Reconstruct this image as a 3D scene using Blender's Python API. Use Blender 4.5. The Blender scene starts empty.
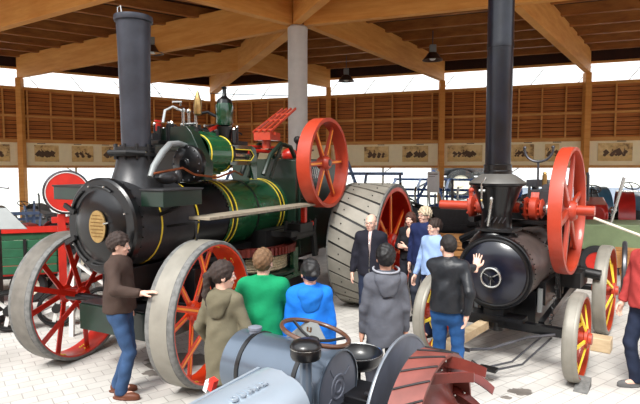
WORLD = 1.4; EXPO = 0.70; SUN = 3.2; ROOFY = 6.5
LAMPS = ((3.75, 17.6, 6.0), (1.07, 21.5, 5.95), (-5.25, 16.6, 6.0))
import bpy, bmesh, math, random
import numpy as np
from mathutils import Vector, Matrix, Euler
random.seed(7)
PI = math.pi
V = Vector
scene = bpy.context.scene
COL = scene.collection
def R(d): return math.radians(d)

# ---------------------------------------------------------------- materials
def lin(c):
    return tuple((v/255/12.92 if v/255 <= .04045 else ((v/255+.055)/1.055)**2.4) for v in c)
def mat(name, rgb, rough=.5, metal=0., var=.12, scale=6., bump=0., bscale=30., coat=0., rgb2=None, spec=.5, trans=0.):
    m = bpy.data.materials.new(name); m.use_nodes = True
    nt = m.node_tree; b = nt.nodes['Principled BSDF']
    c = lin(rgb)
    b.inputs['Roughness'].default_value = rough
    b.inputs['Metallic'].default_value = metal
    b.inputs['Specular IOR Level'].default_value = spec
    b.inputs['Coat Weight'].default_value = coat
    b.inputs['Coat Roughness'].default_value = .12
    b.inputs['Transmission Weight'].default_value = trans
    tc = nt.nodes.new('ShaderNodeTexCoord')
    n = nt.nodes.new('ShaderNodeTexNoise'); n.inputs['Scale'].default_value = scale; n.inputs['Detail'].default_value = 4
    nt.links.new(tc.outputs['Object'], n.inputs['Vector'])
    cr = nt.nodes.new('ShaderNodeValToRGB'); cr.color_ramp.elements[0].position = .3; cr.color_ramp.elements[1].position = .7
    if rgb2 is None:
        d = [max(0, v*(1-var)) for v in c]; e = [min(1, v*(1+var)) for v in c]
    else:
        d = c; e = lin(rgb2)
    cr.color_ramp.elements[0].color = (*d, 1); cr.color_ramp.elements[1].color = (*e, 1)
    nt.links.new(n.outputs['Fac'], cr.inputs['Fac']); nt.links.new(cr.outputs['Color'], b.inputs['Base Color'])
    if bump > 0:
        n2 = nt.nodes.new('ShaderNodeTexNoise'); n2.inputs['Scale'].default_value = bscale; n2.inputs['Detail'].default_value = 5
        nt.links.new(tc.outputs['Object'], n2.inputs['Vector'])
        bp = nt.nodes.new('ShaderNodeBump'); bp.inputs['Strength'].default_value = bump; bp.inputs['Distance'].default_value = .02
        nt.links.new(n2.outputs['Fac'], bp.inputs['Height']); nt.links.new(bp.outputs['Normal'], b.inputs['Normal'])
    return m

def wood(name, rgb, rgb2, stretch=(1, 1, 12), scale=2., rough=.6):
    m = bpy.data.materials.new(name); m.use_nodes = True
    nt = m.node_tree; b = nt.nodes['Principled BSDF']; b.inputs['Roughness'].default_value = rough
    b.inputs['Specular IOR Level'].default_value = .25
    tc = nt.nodes.new('ShaderNodeTexCoord'); mp = nt.nodes.new('ShaderNodeMapping'); mp.inputs['Scale'].default_value = stretch
    n = nt.nodes.new('ShaderNodeTexNoise'); n.inputs['Scale'].default_value = scale; n.inputs['Detail'].default_value = 6; n.inputs['Roughness'].default_value = .65
    nt.links.new(tc.outputs['Object'], mp.inputs['Vector']); nt.links.new(mp.outputs['Vector'], n.inputs['Vector'])
    cr = nt.nodes.new('ShaderNodeValToRGB'); cr.color_ramp.elements[0].position = .32; cr.color_ramp.elements[1].position = .68
    cr.color_ramp.elements[0].color = (*lin(rgb), 1); cr.color_ramp.elements[1].color = (*lin(rgb2), 1)
    nt.links.new(n.outputs['Fac'], cr.inputs['Fac']); nt.links.new(cr.outputs['Color'], b.inputs['Base Color'])
    bp = nt.nodes.new('ShaderNodeBump'); bp.inputs['Strength'].default_value = .15
    nt.links.new(n.outputs['Fac'], bp.inputs['Height']); nt.links.new(bp.outputs['Normal'], b.inputs['Normal'])
    return m

M = dict(
 beam=wood('glulam', (206,136,62), (226,162,86), (.6,.6,5), 1.5),
 joist=wood('joist_wood', (134,78,36), (172,110,54), (1,1,4), 1.5),
 deck=wood('roof_boards', (38,17,9), (56,26,14), (1,6,1), 1.2),
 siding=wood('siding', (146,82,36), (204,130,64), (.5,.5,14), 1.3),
 gap=mat('siding_gap', (52,28,16), .9),
 stud=wood('stud_wood', (196,136,72), (222,164,92), (1,1,5), 1.5),
 frieze=mat('frieze_board', (252,238,196), .6, var=.03),
 column=mat('concrete_column', (196,190,184), .7, var=.05),
 black=mat('black_paint', (11,11,13), .3, var=.3, coat=.12, bump=.03, spec=.4),
 blackmat=mat('black_iron', (15,15,16), .5, var=.4, bump=.1),
 stack=mat('stack_iron', (52,54,62), .42, .3, var=.25, scale=4, bump=.08, bscale=14),
 stackblack=mat('stack_black', (13,15,24), .3, .1, var=.6, scale=5, bump=.05),
 navyblack=mat('boiler_door_paint', (12,15,30), .28, var=.4, coat=.3),
 smokegrey=mat('smokebox_grey', (50,50,52), .4, .3, var=.25, bump=.05),
 dullbrown=mat('boiler_iron_brown', (96,84,80), .45, .4, var=.35, scale=4, bump=.06),
 green=mat('engine_green', (16,56,34), .22, var=.15, coat=.6),
 greenb=mat('cylinder_green', (22,78,46), .25, var=.2, coat=.4),
 dgreen=mat('dark_green', (17,38,28), .35, var=.25, coat=.2),
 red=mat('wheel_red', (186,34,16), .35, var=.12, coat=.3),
 redlit=mat('flywheel_red', (174,56,30), .5, var=.1, coat=.3),
 dred=mat('rust_red', (98,34,26), .4, var=.25, scale=9, coat=.15, bump=.05),
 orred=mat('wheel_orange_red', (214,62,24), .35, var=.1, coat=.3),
 fadedred=mat('faded_red_paint', (120,64,56), .45, var=.2, scale=9),
 orange=mat('lining_orange', (246,150,44), .4, var=.08),
 yellow=mat('lining_yellow', (232,204,60), .4, var=.08),
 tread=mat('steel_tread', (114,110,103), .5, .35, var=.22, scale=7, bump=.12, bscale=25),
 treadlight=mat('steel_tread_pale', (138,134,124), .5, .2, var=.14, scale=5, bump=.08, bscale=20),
 rubber=mat('dark_tread_edge', (104,104,102), .7, var=.3, scale=20, bump=.2, bscale=40),
 steel=mat('bright_steel', (190,190,186), .25, .9, var=.12),
 dsteel=mat('dark_steel', (84,84,88), .4, .7, var=.3),
 brass=mat('brass', (172,142,92), .3, .9, var=.2, scale=20),
 copper=mat('copper_pipe', (150,84,54), .35, .8, var=.2),
 plank=wood('weathered_plank', (116,106,92), (160,150,132), (.5,6,6), 3),
 timber=wood('pale_timber', (176,150,116), (206,184,150), (1,4,4), 3),
 rope=mat('steel_cable', (176,160,128), .7, var=.35, scale=30),
 tank=mat('tank_bluegrey', (92,104,118), .3, .45, var=.08, scale=3, coat=.4),
 tankend=mat('tank_end_grey', (112,116,128), .5, .05, var=.08, scale=3),
 hood=mat('hood_silver', (160,172,184), .28, .3, var=.05, scale=3, coat=.4),
 fender=mat('fender_grey', (100,107,122), .5, .1, var=.12, scale=8, bump=.04),
 fedge=mat('fender_edge', (120,126,134), .4, .4),
 bake=mat('brown_wheel_rim', (88,58,42), .3, var=.1, coat=.4),
 blackpl=mat('black_enamel', (14,14,16), .35, coat=.2),
 white=mat('white_paint', (225,225,222), .5, var=.05),
 cream=mat('pale_paint', (214,206,186), .5, var=.08),
 blue=mat('plough_blue', (44,84,150), .4, var=.2, coat=.2),
 lblue=mat('pale_blue_paint', (110,134,172), .4, var=.15),
 gblue=mat('tractor_blue', (30,80,140), .35, var=.2, coat=.3),
 tred=mat('tractor_red', (176,36,30), .35, var=.2, coat=.3),
 pgreen=mat('pale_green_paint', (120,136,100), .45, var=.12),
 wgreen=mat('wagon_green', (34,92,62), .55, var=.2, bump=.06),
 wred=mat('wagon_red', (206,44,30), .5, var=.1),
 gsheet=mat('grey_sheet', (130,134,134), .5, .2, var=.08),
 tyre=mat('tyre_rubber', (38,38,40), .8, var=.3, bump=.2),
 lampshade=mat('lamp_shade_metal', (92,70,60), .4, .5, var=.2),
 crate=wood('crate_wood', (140,92,52), (188,138,86), (1,4,4), 3),
 dark=mat('dark_machinery', (24,24,28), .5, .3, var=.5, scale=12),
 blueteal=mat('tank_teal', (70,120,150), .35, var=.1, coat=.3),
)

# ---------------------------------------------------------------- mesh builder
def frame(ax):
    z = V(ax).normalized(); t = V((0, 0, 1)) if abs(z.z) < .9 else V((1, 0, 0))
    x = t.cross(z).normalized(); y = z.cross(x)
    return x, y, z
class MB:
    def __init__(s): s.v = []; s.f = []; s.m = []; s.mats = []; s.cur = 0
    def use(s, m):
        if m not in s.mats: s.mats.append(m)
        s.cur = s.mats.index(m); return s
    def add(s, vs, fs):
        o = len(s.v); s.v += [tuple(v) for v in vs]
        for f in fs: s.f.append(tuple(i+o for i in f)); s.m.append(s.cur)
        return s
    def box(s, c, d, rot=None):
        x, y, z = d[0]/2, d[1]/2, d[2]/2
        vs = [V((a*x, b*y, e*z)) for a in (-1, 1) for b in (-1, 1) for e in (-1, 1)]
        if rot is not None:
            q = Euler(rot).to_matrix(); vs = [q @ v for v in vs]
        return s.add([v+V(c) for v in vs], [(0,1,3,2),(4,6,7,5),(0,4,5,1),(2,3,7,6),(0,2,6,4),(1,5,7,3)])
    def bar(s, a, b, w, h, up=(0, 0, 1), w2=None, h2=None):
        a, b = V(a), V(b); d = (b-a).normalized(); u = V(up)
        if abs(d.dot(u.normalized())) > .98: u = V((1, 0, 0)) if abs(d.x) < .9 else V((0, 1, 0))
        r = d.cross(u).normalized(); u = r.cross(d)
        w2 = w if w2 is None else w2; h2 = h if h2 is None else h2
        vs = [p+r*i*ww/2+u*j*hh/2 for p, ww, hh in ((a, w, h), (b, w2, h2)) for i in (-1, 1) for j in (-1, 1)]
        return s.add(vs, [(0,1,3,2),(4,6,7,5),(0,4,5,1),(2,3,7,6),(0,2,6,4),(1,5,7,3)])
    def lathe(s, prof, o=(0, 0, 0), ax=(0, 0, 1), n=32, a0=0, a1=2*PI, sx=1.):
        x, y, z = frame(ax); o = V(o); full = abs(a1-a0-2*PI) < 1e-6; k = n if full else n+1
        vs = []; 
        for r, h in prof:
            for i in range(k):
                t = a0+(a1-a0)*i/n
                vs.append(o+x*(r*sx*math.cos(t))+y*(r*math.sin(t))+z*h)
        fs = []
        for j in range(len(prof)-1):
            for i in range(n):
                a = j*k+i; b = j*k+(i+1) % k
                fs.append((a, b, b+k, a+k))
        return s.add(vs, fs)
    def cyl(s, a, b, r, r2=None, n=20):
        a, b = V(a), V(b); r2 = r if r2 is None else r2; L = (b-a).length
        return s.lathe([(1e-4, 0), (r, 0), (r2, L), (1e-4, L)], a, b-a, n)
    def ring(s, c, ax, ro, ri, w, n=48):
        h = w/2
        return s.lathe([(ro, -h), (ro, h), (ri, h), (ri, -h), (ro, -h)], c, ax, n)
    def torus(s, c, ax, R_, r, n=40, k=8, a0=0, a1=2*PI):
        return s.lathe([(R_+r*math.cos(2*PI*i/k), r*math.sin(2*PI*i/k)) for i in range(k+1)], c, ax, n, a0, a1)
    def sph(s, c, r, n=16, ax=(0, 0, 1)):
        if not hasattr(r, '__len__'): r = (r, r, r)
        vs = []; fs = []; m = n//2
        for j in range(m+1):
            p = PI*j/m
            for i in range(n):
                t = 2*PI*i/n
                vs.append((c[0]+r[0]*math.sin(p+1e-4)*math.cos(t), c[1]+r[1]*math.sin(p+1e-4)*math.sin(t), c[2]+r[2]*math.cos(p)))
        for j in range(m):
            for i in range(n):
                a = j*n+i; b = j*n+(i+1) % n; fs.append((a, b, b+n, a+n))
        return s.add(vs, fs)
    def tube(s, pts, r, n=8):
        pts = [V(p) for p in pts]; rs = r if hasattr(r, '__len__') else [r]*len(pts)
        vs = []; fs = []; px = None
        for i, p in enumerate(pts):
            d = (pts[min(i+1, len(pts)-1)]-pts[max(i-1, 0)]).normalized()
            if px is None: x = frame(d)[0]
            else: x = (px-d*px.dot(d)).normalized()
            px = x; y = d.cross(x)
            for k in range(n):
                t = 2*PI*k/n; vs.append(p+(x*math.cos(t)+y*math.sin(t))*rs[i])
        for i in range(len(pts)-1):
            for k in range(n):
                a = i*n+k; b = i*n+(k+1) % n; fs.append((a, b, b+n, a+n))
        fs.append(tuple(range(n))[::-1]); fs.append(tuple((len(pts)-1)*n+k for k in range(n)))
        return s.add(vs, fs)
    def prism(s, poly, o, u, w, th):
        """polygon of (a,b) in the plane o+a*u+b*w, thickened th both ways along the normal"""
        o, u, w = V(o), V(u).normalized(), V(w).normalized(); nn = u.cross(w).normalized(); n = len(poly)
        vs = [o+u*a+w*b-nn*th/2 for a, b in poly]+[o+u*a+w*b+nn*th/2 for a, b in poly]
        fs = [tuple(range(n))[::-1], tuple(range(n, 2*n))]+[(i, (i+1) % n, (i+1) % n+n, i+n) for i in range(n)]
        return s.add(vs, fs)
    def build(s, name, m=None, parent=None, bevel=0, ang=35):
        me = bpy.data.meshes.new(name); me.from_pydata(s.v, [], s.f)
        if m is not None and not s.mats: s.mats = [m]
        for q in s.mats: me.materials.append(M[q] if isinstance(q, str) else q)
        me.polygons.foreach_set('material_index', s.m)
        bm = bmesh.new(); bm.from_mesh(me); bmesh.ops.recalc_face_normals(bm, faces=bm.faces); bm.to_mesh(me); bm.free()
        me.polygons.foreach_set('use_smooth', [True]*len(me.polygons))
        me.set_sharp_from_angle(angle=R(ang))
        o = bpy.data.objects.new(name, me); COL.objects.link(o)
        if parent is not None: o.parent = parent
        if bevel:
            b = o.modifiers.new('bevel', 'BEVEL'); b.width = bevel; b.segments = 2; b.limit_method = 'ANGLE'; b.angle_limit = R(40)
        return o
def tag(o, label=None, cat=None, group=None, kind=None):
    if label: o['label'] = label
    if cat: o['category'] = cat
    if group: o['group'] = group
    if kind: o['kind'] = kind
    return o
def empty(name, loc, rz=0):
    o = bpy.data.objects.new(name, None); COL.objects.link(o); o.location = loc; o.rotation_euler = (0, 0, rz)
    o.empty_display_size = .1
    return o
def kids(o): return list(o.children)
def copy_tree(o, parent=None):
    ch = kids(o); c = o.copy(); COL.objects.link(c); c.parent = parent
    for k in ch: copy_tree(k, c)
    return c

def wheel(parent, name, c, ax, Rr, w, nsp=12, spoke_m='red', rim_m='red', tread_m='tread', hub_r=.12, hub_w=None, rim_t=.05, two=True,
          spw=.05, line=None, edge=None, hubface=None, phase=0., treadname='tyre', dots=False, spt=.018):
    """wheel as a part of an engine: tyre, rim, hub and each spoke are its sub-parts"""
    x, y, z = frame(ax); c = V(c); hub_w = hub_w or w*1.1
    top = MB().use(tread_m)
    h = w/2
    prof = [(Rr-.02, -h), (Rr, -h+.02), (Rr, -h*.45), (Rr+.004, -h*.43), (Rr+.004, h*.43), (Rr, h*.45), (Rr, h-.02), (Rr-.02, h), (Rr-.04, h), (Rr-.04, -h), (Rr-.02, -h)]
    if edge:
        top.use(tread_m).lathe([(Rr+.004, -h*.62), (Rr+.004, h*.62)], c, ax, 72)
        top.use(edge).lathe([(Rr-.04, -h), (Rr-.012, -h), (Rr, -h*.9), (Rr, -h*.64), (Rr+.004, -h*.62)], c, ax, 72)
        top.use(edge).lathe([(Rr+.004, h*.62), (Rr, h*.64), (Rr, h*.9), (Rr-.012, h), (Rr-.04, h), (Rr-.04, -h)], c, ax, 72)
    else: top.lathe(prof, c, ax, 72)
    wob = top.build(name, None, parent, ang=50)
    rb = MB().use(rim_m)
    ri = Rr-.035
    rb.lathe([(ri, -h*.96), (ri-rim_t*.5, -h*.96), (ri-rim_t*.5, -h*.8), (ri-.02, -h*.72), (ri-.02, h*.72), (ri-rim_t*.5, h*.8), (ri-rim_t*.5, h*.96), (ri, h*.96)], c, ax, 72)
    if dots:
        rb.use('yellow')
        for k in range(nsp):
            t0 = 2*PI*(k+.0)/nsp+phase
            for q in (-1, 0, 1):
                t = t0+q*.045
                for sgn in (-1, 1):
                    rb.sph(c+(x*math.cos(t)+y*math.sin(t))*(ri-.022)+z*sgn*h*.25, .014, 6)
    rb.build('rim', None, wob, ang=50)
    hb = MB().use(rim_m)
    hw = hub_w/2
    hb.lathe([(1e-4, -hw), (hub_r*.55, -hw), (hub_r*.62, -hw*.8), (hub_r, -hw*.75), (hub_r, -hw*.55), (hub_r*.7, -hw*.45), (hub_r*.7, hw*.45), (hub_r, hw*.55), (hub_r, hw*.75), (hub_r*.62, hw*.8), (hub_r*.55, hw), (1e-4, hw)], c, ax, 28)
    if hubface: hb.use(hubface); hb.cyl(c+z*hw*.98, c+z*(hw+.03), hub_r*.4, n=16); hb.cyl(c-z*hw*.98, c-z*(hw+.03), hub_r*.4, n=16)
    hb.build('hub', None, wob)
    for k in range(nsp):
        t = 2*PI*k/nsp+phase; d = x*math.cos(t)+y*math.sin(t); td = -x*math.sin(t)+y*math.cos(t)
        sd = (1 if k % 2 else -1) if two else 0
        p0 = c+d*(hub_r*.8)+z*sd*hub_w*.32; p1 = c+d*(ri-.015)+z*sd*(-1 if False else 1)*w*.12
        sb = MB().use(spoke_m); sb.bar(p0, p1, spw, spt, up=z)
        if line:
            sb.use(line)
            for sg in (-1, 1):
                off = z*sg*(spt*.5+.002)
                sb.bar(p0.lerp(p1, .12)+off, p0.lerp(p1, .88)+off, spw*.32, .004, up=z)
        sb.build('spoke', None, wob)
    return wob
# ---------------------------------------------------------------- camera, world
cam = bpy.data.cameras.new('camera'); camo = bpy.data.objects.new('camera', cam); COL.objects.link(camo)
cam.lens = 29.25; cam.sensor_width = 36; cam.clip_end = 300
camo.location = (0, 0, 2.4); camo.rotation_euler = (R(90)-math.atan(34/520), 0, 0)
scene.camera = camo
w = bpy.data.worlds.new('overcast_sky'); scene.world = w; w.use_nodes = True
nt = w.node_tree; bg = nt.nodes['Background']
tc = nt.nodes.new('ShaderNodeTexCoord'); sep = nt.nodes.new('ShaderNodeSeparateXYZ'); cr = nt.nodes.new('ShaderNodeValToRGB')
nt.links.new(tc.outputs['Generated'], sep.inputs[0]); nt.links.new(sep.outputs['Z'], cr.inputs['Fac']); nt.links.new(cr.outputs['Color'], bg.inputs['Color'])
cr.color_ramp.elements[0].color = (.93, .95, 1, 1); cr.color_ramp.elements[1].color = (.90, .95, 1.0, 1)
bg.inputs['Strength'].default_value = WORLD
scene.view_settings.view_transform = 'Standard'; scene.view_settings.look = 'None'; scene.view_settings.gamma = 1
scene.view_settings.use_curve_mapping = False; scene.view_settings.exposure = EXPO
sun = bpy.data.lights.new('sun', 'SUN'); sun.energy = SUN; sun.angle = R(20); sun.color = (1, .97, .92)
suno = bpy.data.objects.new('sun', sun); COL.objects.link(suno); suno.rotation_euler = (R(34), R(-20), 0)

# ---------------------------------------------------------------- floor
fm = bpy.data.materials.new('paving'); fm.use_nodes = True; nt = fm.node_tree; b = nt.nodes['Principled BSDF']
b.inputs['Roughness'].default_value = .75
tc = nt.nodes.new('ShaderNodeTexCoord'); mp = nt.nodes.new('ShaderNodeMapping'); mp.inputs['Rotation'].default_value = (0, 0, R(-36))
br = nt.nodes.new('ShaderNodeTexBrick'); br.inputs['Scale'].default_value = 1; br.inputs['Brick Width'].default_value = .24; br.inputs['Row Height'].default_value = .16
br.inputs['Mortar Size'].default_value = .006; br.inputs['Mortar Smooth'].default_value = .3
br.inputs['Color1'].default_value = (*lin((204,201,195)), 1); br.inputs['Color2'].default_value = (*lin((190,187,182)), 1); br.inputs['Mortar'].default_value = (*lin((160,156,151)), 1)
nt.links.new(tc.outputs['Object'], mp.inputs['Vector']); nt.links.new(mp.outputs['Vector'], br.inputs['Vector'])
n1 = nt.nodes.new('ShaderNodeTexNoise'); n1.inputs['Scale'].default_value = .9; n1.inputs['Detail'].default_value = 6
nt.links.new(tc.outputs['Object'], n1.inputs['Vector'])
r1 = nt.nodes.new('ShaderNodeValToRGB'); r1.color_ramp.elements[0].position = .33; r1.color_ramp.elements[1].position = .6
r1.color_ramp.elements[0].color = (.68, .67, .66, 1); r1.color_ramp.elements[1].color = (1, 1, 1, 1)
nt.links.new(n1.outputs['Fac'], r1.inputs['Fac'])
mx = nt.nodes.new('ShaderNodeMix'); mx.data_type = 'RGBA'; mx.blend_type = 'MULTIPLY'; mx.inputs[0].default_value = .8
nt.links.new(br.outputs['Color'], mx.inputs[6]); nt.links.new(r1.outputs['Color'], mx.inputs[7]); nt.links.new(mx.outputs[2], b.inputs['Base Color'])
bp = nt.nodes.new('ShaderNodeBump'); bp.inputs['Strength'].default_value = .3; bp.inputs['Distance'].default_value = .01; bp.invert = True
nt.links.new(br.outputs['Fac'], bp.inputs['Height']); nt.links.new(bp.outputs['Normal'], b.inputs['Normal'])
M['floor'] = fm
f = MB().use('floor').box((0, 12, -.1), (60, 44, .2)).build('floor'); tag(f, kind='structure')
# oil stains on the paving
M['oil'] = mat('oil_stain', (112,106,100), .5, var=.3)
def stain(x, y, r, sd):
    rr = random.Random(sd); n = 22; pts = [(r*(1.4 if True else 1)*math.cos(2*PI*i/n)*(.7+.5*rr.random()), r*math.sin(2*PI*i/n)*(.6+.6*rr.random())) for i in range(n)]
    o = MB().use('oil').prism(pts, (x, y, .003), (1, 0, 0), (0, 1, 0), .004).build('oil_stain')
    tag(o, kind='stuff'); return o
for i, (x, y, r, lab) in enumerate([(-1.75, 6.35, .3, 'dark oil stain on the paving between the big engine front wheels'), (-1.95, 5.95, .09, 'small oil spot beside the big stain near the man in brown'),
      (2.15, 5.45, .09, 'dark oil stain on the paving left of the small black front wheel'), (1.95, 5.3, .04, 'tiny oil spot left of the stain under the portable engine'), (1.9, 5.75, .05, 'small oil spot behind the stain under the portable engine')]):
    tag(stain(x, y, r, i+3), lab, 'oil stain')
g = MB().use(mat('outside_ground', (206,204,196), .9)).box((0, 60, -.25), (160, 90, .2)).build('ground_outside'); tag(g, kind='structure')

# ---------------------------------------------------------------- walls
X0, Y0, Z0 = V((1, 0, 0)), V((0, 1, 0)), V((0, 0, 1))
C0 = V((-5.2, 25.8, 0)); UL = V((-6.7, -4.5, 0)).normalized(); UR = V((.936, -.351, 0)).normalized()
def wallpart(name, u, L, posts, flip):
    n = V((-u.y, u.x, 0))
    if n.y > 0: n = -n
    m = MB(); o = C0
    def P(s, d, z): return o+u*s+n*d+V((0, 0, z))
    m.use('gap').bar(P(0, -.12, 4.55), P(L, -.12, 4.55), .04, 2.1)
    m.use('siding')
    k = 13; hh = 2.1/k
    for i in range(k):
        z = 3.5+hh*(i+.5); a, b_ = P(0, -.06, z), P(L, -.06, z)
        up = (V((0, 0, 1))+n*.28)
        m.bar(a, b_, .02, hh*.86, up=up)
    m.use('stud')
    s = .4
    while s < L:
        m.bar(P(s, .02, 3.5), P(s, .02, 5.6), .06, .09, up=n); s += .85
    for z, hz in ((3.5, .14), (4.5, .09), (5.6, .12)):
        m.bar(P(0, .03, z), P(L, .03, z), .1, hz)
    m.bar(P(0, .03, 2.45), P(L, .03, 2.45), .12, .1)
    m.bar(P(0, -.1, 6.4), P(L, -.1, 6.4), .12, .08)
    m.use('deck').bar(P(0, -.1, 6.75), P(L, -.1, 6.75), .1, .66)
    m.use('frieze').bar(P(0, -.02, 2.97), P(L, -.02, 2.97), .03, .94)
    ob = m.build(name); tag(ob, kind='structure')
    # slanted glazing bars of the clerestory
    t = MB().use('cream'); s = .8
    while s < L: t.bar(P(s, -.12, 5.66), P(s+.5, -.14, 6.3), .03, .03); s += 1.7
    tag(t.build('trim_1' if flip else 'trim_2'), kind='structure')
    return P
glass = bpy.data.materials.new('window_glass'); glass.use_nodes = True; nt = glass.node_tree; nt.nodes.clear()
o_ = nt.nodes.new('ShaderNodeOutputMaterial'); tr = nt.nodes.new('ShaderNodeBsdfTransparent'); gl = nt.nodes.new('ShaderNodeBsdfGlossy'); gl.inputs['Roughness'].default_value = .03
ms = nt.nodes.new('ShaderNodeMixShader'); ms.inputs[0].default_value = .06; tr.inputs[0].default_value = (.96, .98, .97, 1)
nt.links.new(tr.outputs[0], ms.inputs[1]); nt.links.new(gl.outputs[0], ms.inputs[2]); nt.links.new(ms.outputs[0], o_.inputs[0]); M['glass'] = glass
PL = wallpart('wall_left', UL, 13, None, True); PR = wallpart('wall_right', UR, 24, None, False)
for i, (P, L) in enumerate(((PL, 13), (PR, 24))):
    tag(MB().use('glass').bar(P(0, -.16, 5.95), P(L, -.16, 5.95), .01, .62).build('window_%d' % (i+1)), kind='structure')
    tag(MB().use('glass').bar(P(0, -.05, 1.22), P(L, -.05, 1.22), .01, 2.4).build('window_%d' % (i+3)), kind='structure')
ti = 3
for P, ss in ((PL, (4.3, 8.3)), (PR, (0, 6.0, 11.0, 16.4, 22))):
    for s in ss:
        m = MB().use('beam').bar(P(s, .1, 0), P(s, .1, 6.0), .22, .26, up=(0, 1, 0)); 
        tag(m.build('trim_%d' % ti, bevel=.01), kind='structure'); ti += 1
# mullions below the frieze
for P, L, ss in ((PL, 13, (2.1, 6.3, 10.5)), (PR, 24, (3, 8.5, 13.7, 18.5, 20.2))):
    for s in ss:
        m = MB().use('cream').bar(P(s, 0, 0), P(s, 0, 2.4), .07, .08)
        m.tube([P(s, 0, 2.0), P(s+.12, 0, 2.25), P(s+.35, 0, 2.4)], .025, 6)
        tag(m.build('trim_%d' % ti), kind='structure'); ti += 1

# ---------------------------------------------------------------- roof
HUB = V((-.57, 13.5, 0))
def beam(name, a, b, z0=6.0, z1=6.85, w=.22):
    a, b = V((a[0], a[1], (z0+z1)/2)), V((b[0], b[1], (z0+z1)/2))
    o = MB().use('beam').bar(a, b, w, z1-z0).build(name, bevel=.012); tag(o, kind='structure'); return o
def col2(p): return (p.x, p.y)
DH = C0.lerp(HUB, .5)
tb = 20
def nb(a, b, **k):
    global tb
    beam('trim_%d' % tb, a, b, **k); tb += 1
nb(col2(PL(8.3, .1, 0)), (HUB.x-.2, HUB.y+.3))                          # left post to the column
nb(col2(PL(4.3, .1, 0)), (DH.x-.1, DH.y))
nb(col2(PR(0, .1, 0)), (HUB.x-.1, HUB.y+.35), w=.34)
nb((DH.x+.1, DH.y-.05), col2(PR(6.0, .1, 0)))
nb((HUB.x+.3, HUB.y+.1), col2(PR(11.0, .1, 0)))
nb((HUB.x+.2, HUB.y), (12.2, 8.8), z1=6.95)
nb((HUB.x-.2, HUB.y-.1), (-5.5, 8.7), z1=6.95)
nb((HUB.x, HUB.y-.2), (1.25, 8.4), z1=6.95)
nb((-14, 17.45), (-2.5, 10.1), z1=6.95)
nb((4.42, 11.95), col2(PR(16.4, .1, 0)))
cA = PL(17, -.5, 0); cB = C0+V((0, .6, 0)); cC = PR(25, -.5, 0)
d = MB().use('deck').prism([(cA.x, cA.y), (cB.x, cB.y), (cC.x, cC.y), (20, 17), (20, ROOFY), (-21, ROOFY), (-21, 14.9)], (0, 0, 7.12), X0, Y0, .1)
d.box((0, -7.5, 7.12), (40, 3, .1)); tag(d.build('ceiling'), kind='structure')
# the rest of the hall behind and beside the camera
def hall_wall(name, a, b):
    a, b = V(a), V(b); m = MB().use('siding'); k = 14
    for i in range(k): z = 3.5+(i+.5)*.25; m.bar(a+Z0*z, b+Z0*z, .03, .23)
    m.use('stud').bar(a+Z0*2.45, b+Z0*2.45, .14, .12); m.use('frieze').bar(a+Z0*2.97, b+Z0*2.97, .04, .94)
    n = int((b-a).length/4); m.use('beam')
    for i in range(n+1): p = a.lerp(b, i/n); m.bar(p, p+Z0*7, .22, .22, up=(0, 1, 0))
    m.use('siding')
    if name == 'wall_back': m.bar(a+Z0*1.2, b+Z0*1.2, .04, 2.4)
    tag(m.build(name), kind='structure')
hall_wall('wall_back', (-19, -9, 0), (19, -9, 0)); hall_wall('wall_side_left', (-19, -9, 0), (-19, 15.5, 0)); hall_wall('wall_side_right', (19, -9, 0), (19, 16.3, 0))
# joists parallel to each wall
dD = (HUB-C0).normalized(); nL = V((-UL.y, UL.x, 0)); nL = -nL if nL.y > 0 else nL; nR = V((-UR.y, UR.x, 0)); nR = -nR if nR.y > 0 else nR
for side, (u, n, L) in enumerate(((UL, nL, 22), (UR, nR, 26))):
    m = MB().use('joist'); k = 0
    while True:
        s = .35+k*1.3; t = s/max(.05, dD.dot(n)); st = C0+dD*t
        en = st+u*L
        if s > 19: break
        if st.y > ROOFY+.2:
            if en.y < ROOFY+.2: en = st.lerp(en, (st.y-ROOFY-.2)/(st.y-en.y))
            m.bar(V((st.x, st.y, 6.92)), V((en.x, en.y, 6.92)), .15, .3)
        k += 1
    tag(m.build('ceiling_joists', bevel=0), kind='structure')
m = MB().use('column').lathe([(.25, 0), (.25, 5.6), (.255, 5.95), (.2, 6.0), (1e-3, 6.0)], (HUB.x, HUB.y, 0), n=40)
tag(m.build('trim_19'), kind='structure')
# tie rods
def rod(a, b, r=.012):
    global tb
    o = MB().use('dsteel').tube([a, b], r, 6).build('trim_%d' % tb); tb += 1; tag(o, kind='structure')
rod(PL(7.9, .3, 6.3), PL(5.3, 2.6, 6.9)); rod(PL(3.9, .2, 5.9), PL(.6, .2, 5.65)); rod(PL(.3, .2, 6.0), PR(4.2, .2, 5.7), .02)

# pendant lamps
def lamp(x, y, z, lab):
    t = empty('pendant_lamp', (x, y, z)); tag(t, lab, 'lamp', 'industrial pendant lamps'); t.scale = (1.3, 1.3, 1.0)
    MB().use('gsheet').box((0, 0, .36), (.16, .16, .24)).build('ballast_box', None, t, bevel=.01)
    MB().use('lampshade').lathe([(.07, .24), (.12, .22), (.17, .12), (.25, 0), (.26, -.02), (.24, -.02), (.16, .1), (.1, .19), (.02, .2)], n=28).build('lamp_shade', None, t)
    MB().use('white').sph((0, 0, .06), .09, 12).build('bulb', None, t)
    MB().use('dsteel').cyl((0, 0, .48), (0, 0, 6.95-z), .012, n=8).build('hanging_rod', None, t)
lamp(*LAMPS[0], 'pendant lamp hanging right of the diagonal roof beam, larger of the two in the middle')
lamp(*LAMPS[1], 'small distant pendant lamp in front of the bright clerestory, left of the larger one')
lamp(*LAMPS[2], 'pendant lamp half hidden behind the tall grey chimney')

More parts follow.
